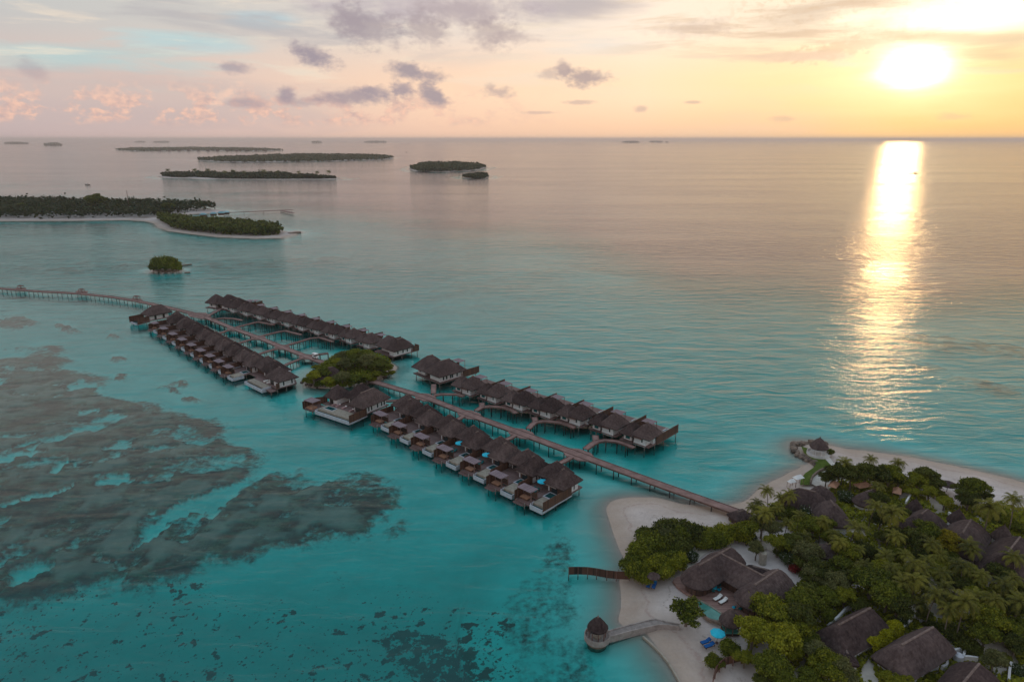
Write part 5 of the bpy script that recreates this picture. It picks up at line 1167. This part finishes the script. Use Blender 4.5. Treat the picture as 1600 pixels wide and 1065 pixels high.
# ---- undergrowth filling the gaps between the trees
gp = [PG(x, y) for x, y in [(985,888),(1000,850),(1030,825),(1075,818),(1110,826),(1160,812),(1190,790),(1225,782),(1240,768),(1290,770),(1310,752),(1380,746),(1445,756),(1480,778),(1500,784),(1560,790),(1640,800),(1800,870),(2000,1100),(1170,1120),(1150,1050),(1165,1020),(1165,990),(1195,965),(1240,935),(1250,895),(1232,868),(1190,848),(1120,846),(1085,858),(1062,884),(1020,895)]]
ex = [[PG(x, y) for x, y in q] for q in ([(1364,835),(1374,842),(1380,856),(1378,866),(1388,880),(1378,880),(1366,866),(1368,852),(1360,842)],[(1410,868),(1422,868),(1432,880),(1430,888),(1412,882)],[(1534,915),(1540,898),(1548,884),(1556,900),(1550,920),(1540,924)],[(1190,840),(1216,838),(1222,852),(1206,862),(1192,852)],
    [(1440,780),(1474,774),(1482,806),(1462,806)],[(1516,806),(1536,808),(1544,826),(1532,822)],[(1340,1066),(1342,1040),(1356,1028),(1364,1036),(1376,1056),(1380,1075)],[(1400,955),(1440,935),(1480,945),(1480,975)],[(1500,995),(1560,1000),(1600,1040),(1560,1060)],[(1226,1075),(1236,1050),(1256,1020),(1270,1022),(1258,1048),(1250,1075)],[(1400,770),(1430,772),(1430,785),(1400,785)],
    [(1152,1120),(1150,1045),(1160,1034),(1186,1040),(1195,1120)])]
P_ = np.array(gp); lo, hi = P_.min(0), P_.max(0); X = rng.uniform(lo[0], hi[0], 150000); Y = rng.uniform(lo[1], hi[1], 150000)
keep = sdpoly(X, Y, gp) > 0.3
for q in ex: keep &= sdpoly(X, Y, q) < 0.4
keep &= (fbm(X*0.12+3, Y*0.12, 3) > 0.40); keep &= (np.hypot(X, Y) < 300)
X = X[keep][:40000]; Y = Y[keep][:40000]; hh = 0.2+2.0*fbm(X*0.25, Y*0.25, 3)**1.5*rng.uniform(0.3, 1, len(X))
o = link('undergrowth', leaf_mesh('undergrowth', np.stack([X, Y, GZ+hh], 1), np.tile([0,0,1.0], (len(X),1)), 0.62, M['leaf_light'], rng)); o['kind'] = 'stuff'; o['label'] = 'low green undergrowth covering the garden floor between the trees'

# ------------------------------------------------------------------ the green islet
for k, x, y, r_, lab in (('L1',490,590,14,'yellow green bush tree at the left end of the green islet'),('G2',505,585,15,'leafy green tree beside the hut on the green islet'),('L1',515,598,13,'low yellow green tree at the front left of the islet'),('D2',535,592,15,'dark green tree at the front centre of the islet'),('G1',553,594,14,'green tree at the front of the islet, left of the boardwalk'),
    ('O1',540,572,16,'olive tree in the middle of the green islet'),('D1',555,566,18,'dark green tree crowning the middle of the islet'),('O1',572,568,17,'olive tree right of the middle of the islet'),('P2',578,558,13,'coconut palm at the back of the green islet'),('P2',560,556,11,'coconut palm left of the tallest islet palm'),('P2',522,560,11,'coconut palm at the back left of the green islet'),
('b1',487,597,10,'light bush on the left front shore of the green islet'), ('b2',500,601,10,'green bush on the front shore of the islet, second from the left'), ('b1',516,603,10,'light bush on the front shore of the islet, third from the left'), ('b2',532,602,11,'green bush on the front shore of the islet, middle one'), ('b1',548,600,11,'light bush on the front shore of the islet, left of the landing'), ('b2',563,598,10,'green bush on the front shore beside the boardwalk landing'), ('b1',580,594,10,'light bush just right of the boardwalk landing'), ('O1',535,560,14,'tall olive tree at the back centre of the islet'), ('G1',553,556,14,'tall green tree at the back of the islet'), ('G1',572,556,13,'tall green tree at the back right of the islet'), ('D1',595,570,13,'dark tree behind the right shore of the islet'),
    ('L1',528,568,12,'yellow green tree behind the hut on the islet'),('D2',590,575,15,'dark green tree at the right of the islet'),('L1',573,592,12,'yellow green tree right of the boardwalk landing'),('G2',607,577,11,'green tree at the right end of the islet'),('P2',592,563,11,'coconut palm at the right end of the islet'),('L1',588,587,10,'small yellow green tree on the right shore of the islet'),('L1',493,576,7,'small yellow tree at the back left shore of the islet'),('G1',518,577,11,'green tree left of the middle of the islet'),('b1',480,596,9,'light bush at the left shore of the islet'),('b1',612,584,7,'light bush at the right shore of the islet'),('b2',600,586,8,'green bush below the right end tree of the islet')):
    o = plant(k, x, y-2, r_*0.95, hs=0.85); o['label'] = lab; o['group'] = 'trees and bushes on the green islet'
w_ = [tuple(p) for p in LANDW['islet']]; A_ = np.array(w_); X = rng.uniform(A_[:,0].min(), A_[:,0].max(), 14000); Y = rng.uniform(A_[:,1].min(), A_[:,1].max(), 14000); kp = sdpoly(X, Y, w_) > 2.0; X = X[kp][:7000]; Y = Y[kp][:7000]
o = link('islet_undergrowth', leaf_mesh('islet_undergrowth', np.stack([X, Y, 1.0+2.2*rng.random(len(X))], 1), np.tile([0,0,1.0], (len(X),1)), 0.85, M['leaf_green'], rng)); o['kind'] = 'stuff'; o['label'] = 'low green growth covering the ground of the islet'
h_ = house('small grey thatched hut at the left of the green islet', (500,580.5), (503,582), 2.4, 5.0, 2.8, name='thatched_hut'); h_ = house('dark thatched roof half hidden by the islet trees', (513,574), (520,572.5), 3.0, 5.6, 3.0, name='thatched_hut')
for k in range(46):
    u = k/46*len(w_); p_ = w_[int(u) % len(w_)]; s_ = random.uniform(.5, 1.1)
    if p_[1] > np.mean(A_[:,1])+4: continue
    o = bpy.data.objects.new('boulder', rock0); col.objects.link(o); o.location = (p_[0]+random.uniform(-.6,.6), p_[1]+random.uniform(.2,1.2), 0.15); o.scale = (s_*1.4, s_, s_*.6); o.rotation_euler = (0,0,random.uniform(0,6)); tag(o, 'reddish boulder on the shore of the green islet', 'boulder', 'boulders on the shore of the green islet')

# ------------------------------------------------------------------ far islands: woods that read as one mass
def wood(name, label, poly, hmin, hmax, n_, leaf, matk='leaf_far', inset=3, palms=0, seed=1, kind='stuff', cat=None, dens=0.12):
    rn = np.random.default_rng(seed); A_ = np.array(poly); lo, hi = A_.min(0), A_.max(0); X = rn.uniform(lo[0], hi[0], n_*8); Y = rn.uniform(lo[1], hi[1], n_*8)
    s_ = sdpoly(X, Y, poly); kp = s_ > inset; X = X[kp][:n_]; Y = Y[kp][:n_]; s_ = s_[kp][:n_]
    sc = dens/leaf*2; top = hmin+(hmax-hmin)*(1.5*np.clip(fbm(X*sc*1.7, Y*sc*1.7, 4)-0.15, 0, 1)+0.25*np.minimum(1, s_/(inset*5+8)))
    cl_ = np.abs(fbm(X*sc*2.3+7, Y*sc*2.3, 2)-.5)*2; Z = 1.0+top*(1-0.7*cl_)*rn.random(len(X))**0.35*np.where(rn.random(len(X)) < 0.02, 1.3, 1)
    Z = 1+(Z-1)*(0.72 if name == 'far_island_wood' else 1.0); C_ = np.stack([X, Y, Z], 1); O = C_.mean(0); O[2] = 0
    o = link(name, leaf_mesh(name, C_-O, np.tile([0,0,1.0], (len(X),1)), leaf, M[matk], rn, 1.2)); o.location = O
    if kind == 'stuff': o['kind'] = 'stuff'; o['label'] = label
    else: tag(o, label, cat)
    return o
def wpoly(p): return [G(x, y, 0) for x, y in p]
wood('left_island_wood', 'dense dark wood covering the long island at the left edge', wpoly([(-400,344),(0,344),(120,343.6),(200,342.2),(230,343.5),(262,339),(300,332.5),(345,331.5),(330,326.5),(250,323),(100,320),(-400,318)]), 7, 13, 26000, 3.2, inset=3, seed=2, dens=0.08)
wood('left_island_wood', 'low green wood on the curving spit below the left island', wpoly([(240,343),(250,351),(264,359.5),(300,364.5),(345,369.3),(400,371.3),(440,369.5),(449,365),(440,361),(415,356),(384,353),(345,350),(300,347.5),(265,342)]), 5, 9, 15000, 2.4, matk='leaf_dark', inset=3, seed=3, dens=0.1)
for px, py, r_, k, lab in ((152,322,17,'D1','tall dark tree rising above the wood on the left island, left one'),(264,323,10,'D2','tall dark tree rising above the left island, right one'),(35,325,9,'D1','dark tree standing out of the wood near the left edge')):
    src, R0, H0 = PROTO[k]; g = G(px, 333 if px != 264 else 334, 1.0); s_ = r_*mpp(px, 333)/R0; o = copy_tree(src, (*g, 1.0), 1.0, lab, 'tall trees on the left island', (s_, s_, s_*0.95), kidlist(src))
M['sail'] = M['carwhite']
for k, (x, y, lab) in enumerate(((318,338.5,'left'),(334,337,'second'),(346,336,'third'),(354,335,'right'))):
    o = thing('boathouse', 'blue roofed boathouse by the jetty of the left island, %s one' % lab, 'boathouse', (*G(x, y, 1.0), 1.0), 0.2, 'blue roofed boathouses by the far jetty')
    MB().box(-3, 3, -2.2, 2.2, 0, 2.6).build('wall', M['wood'], o); roof_mb(MB(), rect_per(-3.8, 3.8, -2.9, 2.9, 3), (-2,0), (2,0), 4.2, 2.6, jit=0.01).build('roof', M['bluetin'], o)
walkway('jetty', 'long dark jetty reaching right from the left island', [G(x, y, 1.8) for x, y in ((350,332.5),(400,330.5),(440,328.5),(457,327.5))], 3.5, 22, cat='jetty')
walkway('jetty', 'short dark landing at the tip of the far jetty', [G(x, y, 1.8) for x, y in ((440,328.8),(450,331),(459,333))], 3.5, 16, cat='jetty')
curvewall('breakwater', 'thin dark breakwater beyond the sandbar of the left island', [(356,348.5),(366,349.3),(376,347.5)], 0.7, 'rock', 3, 0, 'breakwater'); curvewall('breakwater', 'dark rocks at the end of the curving spit', [(452,364),(462,362.5),(470,362)], 1.2, 'rock', 4, 0, 'breakwater')
# antenna mast
o = MB().bar((0,0,0), (0,0,26), 0.5, 0.25, 6).build('mast', M['beam']); o.location = (*G(203,332,1), 1); tag(o, 'thin mast rising above the wood on the left island', 'mast')
# small round green islet
for k, x, y, r_, lab in (('b2',259,413,21,'largest dark bushy tree on the tiny round islet'),('b3',248,416.5,15,'dark tree at the left of the tiny round islet'),('b2',270,416.5,15,'green tree at the right of the tiny round islet'),('b2',240,420,7,'low bush at the left shore of the tiny round islet'),('b2',279,420,6,'low bush at the right shore of the tiny round islet')):
    src, R0, H0 = PROTO[k]; g = G(x, 422, .8); s_ = r_*mpp(x, 422)/R0; o = copy_tree(src, (*g, 0.5), 2.0, lab, 'trees on the tiny round islet', (s_, s_, s_*0.62 if k[0] != 'b' else s_), kidlist(src))
for k, (p_, q) in enumerate((((282,413.5),(299,411.3)),((288,424.5),(297,424)))):
    curvewall('breakwater', ('thin dark rock line behind the tiny round islet','short dark rock line right of the tiny round islet')[k], [p_, ((p_[0]+q[0])/2, (p_[1]+q[1])/2), q], 0.8, 'rock', 1.2, 0, 'breakwater')
for k, (nm, pl, h0, h1, n_, lf, lab) in enumerate((('far_island_wood',SHOALS['far_a'],5,15,12000,6,'dark palm fringed wood on the nearest of the far islands'),('far_island_wood',SHOALS['far_b'],7,17,12000,10,'dark wood on the long flat island in the middle distance'),
    ('far_island_wood',SHOALS['far_c'],8,17,9000,7,'dark wood on the oval island right of centre'),('far_island_wood',SHOALS['far_d'],3,12,2500,5,'dark trees on the tiny island below the oval one'),('far_island_wood',SHOALS['far_e'],7,17,9000,12,'thin strip of wood on the farthest long island'))):
    pl2 = pl
    if nm and k == 0: pl2 = [(246,276),(262,273.5),(290,273),(298,275),(320,273.5),(380,273.5),(470,276.5),(520,278.5),(534,279.6),(500,280.4),(440,280.6),(340,280.2),(300,278),(290,278.5),(262,278)]
    wood(nm, lab, wpoly(pl2), h0, h1, n_, lf, inset=8 if k != 3 else 4, seed=20+k, dens=0.06)
rd = random.Random(5)
for k in range(13):
    px = 262+k*21+rd.uniform(-6,6)
    if k in (1,): continue
    g = G(px, 275.2+0.010*(px-262), 1); src = PROTO['P2'][0]; s_ = rd.uniform(1.5, 2.1)
    copy_tree(src, (*g, 1), rd.uniform(0,6), 'palm standing above the wood of the nearest far island', 'palms above the nearest far island', (s_*1.2, s_*1.2, s_), kidlist(src))
for k in range(12):
    px = 250+k*15; g = G(px, 236.6, 0); o = thing('stilt_house', 'tiny dark stilt house in the row before the farthest long island', 'stilt house', (*g, 0), 0.1, 'stilt houses before the farthest long island')
    MB().box(-9, 9, -6, 6, 2, 7).build('wall', M['wood'], o); roof_mb(MB(), rect_per(-12, 12, -8, 8, 2), (-4,0), (4,0), 15, 6, jit=0.1).build('roof', M['thatch'], o)
for k, (x0, x1, y, h_) in enumerate(((5,45,225,26),(68,98,227.5,22),(486,503,223.4,40),(568,605,222.9,42),(972,1000,223,36),(1014,1036,222.5,30),(238,266,222.9,30),(210,228,222.6,26),(1040,1044,222.8,20))):
    cx = (x0+x1)/2; pl = [(x0,y),(cx,y-0.35),(x1,y),(cx,y+0.3)]
    wood('horizon_island', 'faint island on the horizon', [G(a_, b_, 0) for a_, b_ in pl], h_*.3, h_*.6, 900, 50, inset=20, seed=40+k, dens=0.02)
# boats
def boat(label, px, py, s_, ang, white=False):
    g = G(px, py, 0); o = thing('boat', label, 'boat', (*g, 0.0), ang); n_ = 9; vs = []; fs = []
    for i in range(n_+1):
        u = i/n_*2-1; w_ = 1.4*(1-abs(u)**2.6)**0.6+0.03; x = u*5.5; sh = 0.9+0.7*abs(u)**2.2
        vs += [(x, -w_, sh), (x, -w_*0.55, -0.1), (x, w_*0.55, -0.1), (x, w_, sh)]
    for i in range(n_):
        a_ = 4*i
        for k in range(3): fs.append((a_+k, a_+4+k, a_+5+k, a_+1+k))
        fs.append((a_+3, a_+7, a_+4, a_))
    MB().add([(x*s_, y*s_, z*s_) for x, y, z in vs], fs).build('hull', M['carwhite' if white else 'wood'], o)
    MB().box(-2.2*s_, 1.2*s_, -0.9*s_, 0.9*s_, 0.8*s_, 2.4*s_).build('cabin', M['carwhite'], o); MB().box(-2.6*s_, 1.6*s_, -1.1*s_, 1.1*s_, 2.4*s_, 2.5*s_).build('roof', M['wood'], o)
boat('small dark boat crossing the bright sun path on the sea', 1430, 271, 1.2, 0.2); boat('small dark boat at the upper left, behind the long wooded island', 137, 289, 0.9, 0.1); boat('tiny boat on the sea left of the oval island', 635, 238, 1.4, 0.0)

# ------------------------------------------------------------------ sky and sun
SUN_AZ, SUN_EL = azel(1428, 108)
world = bpy.data.worlds.new('World'); scene.world = world; world.use_nodes = True
t = NT(world.node_tree); bg = t.n['Background']
d = t.sepxyz(t.coord('Generated'))
az0 = t.m('MULTIPLY', t.m('ARCTAN2', d[0], d[1]), 180/PI)
el = t.m('MULTIPLY', t.m('ARCSINE', d[2]), 180/PI)
az = t.m('SUBTRACT', 36, t.m('ABSOLUTE', t.m('SUBTRACT', az0, 36)))
elc = t.m('MAXIMUM', el, 0.0)
def hramp(cols):
    lo, hi = -40.0, 36.0
    return t.ramp(t.m('DIVIDE', t.m('SUBTRACT', az, lo), hi-lo), [((azel(x, 200)[0]-lo)/(hi-lo), lin(*c)) for x, c in cols])
c0 = hramp([(0,(196,174,172)),(350,(220,188,176)),(700,(242,200,172)),(1000,(250,206,168)),(1420,(255,206,134)),(1600,(253,202,130))])
c4 = hramp([(0,(206,184,176)),(350,(220,194,180)),(700,(246,210,180)),(1000,(255,222,186)),(1400,(255,222,155)),(1600,(255,214,145))])
c9 = hramp([(0,(188,188,186)),(350,(200,196,190)),(700,(226,212,200)),(1000,(248,230,210)),(1350,(248,230,200)),(1600,(246,226,190))])
c = t.mix(t.smooth(elc, 0.4, 3.6), c0, c4); c = t.mix(t.smooth(elc, 3.8, 8.5), c, c9)
V = t.comb(az0, el)
wob = t.noise(t.mapping(V, scale=(0.12, 0.5, 1)), 1.0, 4, 0.55)
streak = t.noise(t.mapping(V, scale=(0.055, 0.34, 1), rot=(0,0,0.06)), 1.0, 7, 0.58, 0.4)
streak2 = t.noise(t.mapping(V, scale=(0.10, 0.8, 1), loc=(7,3,0), rot=(0,0,-0.05)), 1.0, 7, 0.6, 0.3)
cum = t.noise(t.mapping(V, scale=(0.36, 0.6, 1)), 1.0, 8, 0.6)
cumf = t.noise(t.mapping(V, scale=(1.5, 2.3, 1), loc=(3,5,0)), 1.0, 6, 0.6)
def ell(px, py, rx, ry, ang=0.0):
    a, e = azel(px, py); k = F*PI/180
    X = t.m('MULTIPLY', t.m('SUBTRACT', az0, a), k/rx*math.cos(math.radians(a))**-1.0); Y = t.m('MULTIPLY', t.m('SUBTRACT', el, e), k/ry)
    if ang:
        q = math.radians(ang); X2 = t.m('ADD', t.m('MULTIPLY', X, math.cos(q)), t.m('MULTIPLY', Y, math.sin(q)*ry/rx)); Y2 = t.m('SUBTRACT', t.m('MULTIPLY', Y, math.cos(q)), t.m('MULTIPLY', X, math.sin(q)*rx/ry)); X, Y = X2, Y2
    return t.m('SUBTRACT', 1.0, t.m('SQRT', t.m('ADD', t.m('MULTIPLY', X, X), t.m('MULTIPLY', Y, Y))))
def layer(c, e, n, amp, a, b, colr, k):
    v = t.m('ADD', e, t.m('MULTIPLY', t.m('SUBTRACT', n, 0.5), amp))
    return t.mix(t.m('MULTIPLY', t.smooth(v, a, b), k), c, lin(*colr))
# blue gaps on the left, pale veils
c = layer(c, ell(140,95,230,28), streak2, 3.2, -0.1, 0.9, (176,200,200), 0.85)
c = layer(c, ell(270,62,120,16), streak2, 3.2, -0.1, 0.8, (178,203,205), 0.8)
c = layer(c, ell(410,30,60,12), streak, 3.0, -0.1, 0.8, (178,205,212), 0.8)
c = layer(c, ell(350,75,90,14), streak, 3.0, 0.0, 0.8, (180,203,206), 0.6)
c = layer(c, ell(930,70,130,16), streak2, 3.0, 0.0, 1.0, (222,218,210), 0.6)
# warm streaks over the blue
c = t.mix(t.m('MULTIPLY', t.m('MULTIPLY', t.smooth(streak2, 0.50, 0.66), t.smooth(el, 2.5, 5.0)), 0.55), c, lin(236,218,196))
c = t.mix(t.m('MULTIPLY', t.m('MULTIPLY', t.smooth(streak, 0.47, 0.62), t.smooth(el, 4.5, 8.0)), t.m('MULTIPLY', t.smooth(az0, 12, -12), 0.75)), c, lin(176,172,174))
# low grey bank at the far left and dim grey under it
c = layer(c, ell(250,150,420,56), streak, 1.6, 0.1, 0.8, (192,176,172), 0.6)
c = layer(c, ell(80,190,520,30), streak, 1.4, 0.0, 0.8, (190,172,170), 0.55)
# pink heaped clouds above the left horizon
pk = t.m('MULTIPLY', t.smooth(t.m('ADD', cum, t.m('MULTIPLY', t.m('SUBTRACT', cumf, 0.5), 0.35)), 0.46, 0.58), t.m('MULTIPLY', t.smooth(el, 0.7, 1.5), t.smooth(el, 4.6, 2.2)))
pk = t.m('MULTIPLY', pk, t.smooth(az0, 8, -12))
c = t.mix(t.m('MULTIPLY', pk, 0.8), c, t.ramp(cumf, [(0.35, lin(192,164,160)), (0.62, lin(240,194,170))]))
# big grey masses
c = layer(c, ell(910,8,150,26), streak, 2.2, 0.1, 0.9, (178,170,172), 0.85)
c = layer(c, ell(660,12,260,34), cum, 2.0, 0.0, 0.9, (188,176,180), 0.8)
c = layer(c, ell(1270,25,150,46,12), streak2, 2.6, 0.1, 1.0, (205,190,172), 0.85)
c = layer(c, ell(1370,45,90,30,10), cum, 2.0, 0.1, 1.0, (214,196,170), 0.75)
c = layer(c, ell(1330,72,130,18,8), cumf, 2.6, 0.2, 0.8, (214,190,160), 0.8)
c = layer(c, ell(1230,90,110,8,0), streak2, 2.0, 0.0, 0.9, (226,200,176), 0.8)
c = layer(c, ell(1180,200,200,46,0), wob, 1.4, 0.1, 1.0, (238,204,176), 0.5)
c = t.mix(t.m('MULTIPLY', t.m('MULTIPLY', t.smooth(streak2, 0.48, 0.6), t.smooth(el, 4.6, 7.5)), t.m('MULTIPLY', t.smooth(az0, 4, 14), 0.5)), c, lin(216,190,160))
c = t.mix(t.m('MULTIPLY', t.m('MULTIPLY', t.smooth(cumf, 0.5, 0.62), t.smooth(el, 6.0, 8.5)), t.m('MULTIPLY', t.smooth(az0, 12, 20), 0.35)), c, lin(208,184,156))
# glow of the sun behind thin cloud
def gauss(px, py, rx, ry):
    a, e = azel(px, py); k = F*PI/180
    X = t.m('MULTIPLY', t.m('SUBTRACT', az0, a), k/rx); Y = t.m('MULTIPLY', t.m('SUBTRACT', el, e), k/ry)
    r2 = t.m('ADD', t.m('MULTIPLY', X, X), t.m('MULTIPLY', Y, Y))
    return t.m('EXPONENT', t.m('MULTIPLY', t.m('MULTIPLY', r2, -1.0), t.m('ADD', 0.1, t.m('MULTIPLY', streak2, 1.8))))
bgc = c
wide = gauss(1430, 105, 330, 120); mid_ = gauss(1430, 108, 105, 56); core = gauss(1430, 108, 29, 18); top = gauss(1530, 25, 100, 22)
c = t.mix(1.0, c, t.mix(wide, (0,0,0), (0.14, 0.05, 0.0)), 'ADD')
c = t.mix(1.0, c, t.mix(mid_, (0,0,0), (0.22, 0.22, 0.17)), 'ADD')
c = t.mix(1.0, c, t.mix(top, (0,0,0), (0.8, 0.72, 0.6)), 'ADD')
# bars of cloud crossing the glow
c = layer(c, ell(1560,86,120,22,-4), streak2, 2.0, 0.1, 0.9, (232,204,160), 0.85)
c = layer(c, ell(1590,60,60,14,0), streak, 2.0, 0.1, 0.9, (222,198,160), 0.7)
c = layer(c, ell(1490,60,170,12,-5), streak2, 1.4, 0.0, 0.8, (236,208,168), 0.8)
c = t.mix(1.0, c, t.mix(core, (0,0,0), (4, 3.3, 2.6)), 'ADD')
# small dark heaped clouds
for px, py, rx, ry, ang, k in ((490,90,34,15,-14,.95),(462,76,10,9,0,.6),(634,110,30,13,-6,.95),(628,140,20,11,-10,.9),(676,147,26,12,-30,.95),(672,120,26,10,0,.85),(560,152,62,12,0,.85),(590,145,26,10,0,.8),(447,148,15,11,0,.8),
                            (470,160,34,7,0,.45),(368,107,26,8,0,.65),(380,161,30,7,0,.55),(918,122,34,13,0,.9),(880,110,12,12,-30,.8),(856,116,20,8,0,.5),(905,134,14,6,0,.5),(780,144,24,8,0,.6),(765,136,10,6,0,.4),(905,160,24,3,0,.5),(1003,170,12,5,0,.5),
                            (575,44,58,26,-10,.75),(548,30,26,24,0,.6),(668,46,36,22,0,.65),(765,52,40,22,0,.6),(720,20,90,20,0,.5),(800,60,40,9,0,.45),(1080,160,16,2.5,0,.5),(845,176,30,2.5,0,.4),(1226,186,20,6,0,.35),(1490,182,26,6,0,.3),(50,108,22,12,-25,.35),(1080,45,60,12,0,.35)):
    e = ell(px, py, rx*1.25, ry*1.3, ang)
    v = t.m('ADD', e, t.m('ADD', t.m('MULTIPLY', t.m('SUBTRACT', cum, 0.5), 1.5), t.m('MULTIPLY', t.m('SUBTRACT', cumf, 0.5), 1.1)))
    warm = max(0.0, min(1.0, (px-400)/1100))
    c = t.mix(t.m('MULTIPLY', t.smooth(v, -0.05, 0.8), k), c, lin(int(150+55*warm), int(140+38*warm), int(152+6*warm)))
# pink plume lit from the right
c = layer(c, ell(350,150,44,12,36), cumf, 1.6, 0.2, 0.9, (238,200,178), 0.7)
# the rest of the dome: a Nishita evening sky seen through a grey veil
sky = t.new('ShaderNodeTexSky', sky_type='NISHITA'); sky.sun_disc = False
sky.sun_elevation = math.radians(SUN_EL); sky.sun_rotation = math.radians(SUN_AZ); sky.dust_density = 2.0
nsk = t.new('ShaderNodeVectorMath', operation='SCALE'); t.l.new(sky.outputs[0], nsk.inputs[0]); nsk.inputs['Scale'].default_value = 0.10
high = t.mix(0.85, nsk.outputs[0], t.ramp(t.m('DIVIDE', el, 90.0), [(0.1, (1.1,0.82,0.68)), (0.2, (0.92,0.74,0.66)), (0.34, (0.44,0.54,0.62)), (1.0, (0.44,0.56,0.68))]))
c = t.mix(t.smooth(el, 10.0, 22.0), c, high)
c = t.mix(t.smooth(el, -1.0, -4.0), c, (0.10, 0.12, 0.12))
t.put(bg.inputs['Color'], c); bg.inputs['Strength'].default_value = 1.0
world.cycles.sampling_method = 'MANUAL'; world.cycles.sample_map_resolution = 1024

sl = bpy.data.lights.new('sun', 'SUN'); so = bpy.data.objects.new('sun', sl); col.objects.link(so)
sl.energy = 0.105; sl.angle = math.radians(2.4); sl.color = (1.0, 0.60, 0.24)
sd_ = Vector((math.sin(math.radians(SUN_AZ))*math.cos(math.radians(SUN_EL)), math.cos(math.radians(SUN_AZ))*math.cos(math.radians(SUN_EL)), math.sin(math.radians(SUN_EL))))
so.rotation_euler = sd_.to_track_quat('Z', 'Y').to_euler()
so.location = (0, 0, 300)
vs_ = scene.view_settings; scene.display_settings.display_device = 'sRGB'
vs_.view_transform = 'Standard'; vs_.look = 'None'; vs_.exposure = 0.18; vs_.gamma = 1
cy = scene.cycles; cy.max_bounces = 6; cy.diffuse_bounces = 2; cy.glossy_bounces = 3; cy.transparent_max_bounces = 16; cy.transmission_bounces = 3
cy.sample_clamp_indirect = 4; cy.use_denoising = True; cy.caustics_reflective = False; cy.caustics_refractive = False

HAZE = 5.5e-5
if HAZE:
    hz = MB().box(-70000, 70000, -3000, 47000, -40, 130).build('haze', bpy.data.materials.new('haze')); hz['kind'] = 'stuff'; hz['label'] = 'pale warm evening haze over the sea'
    m = hz.data.materials[0]; m.use_nodes = True; t = NT(m.node_tree); t.n.remove(t.n['Principled BSDF'])
    pv = t.new('ShaderNodeVolumePrincipled'); pv.inputs['Color'].default_value = (1.0, 0.88, 0.82, 1); pv.inputs['Density'].default_value = HAZE; pv.inputs['Anisotropy'].default_value = 0.3
    t.l.new(pv.outputs[0], t.n['Material Output'].inputs['Volume'])
    cy.volume_bounces = 1
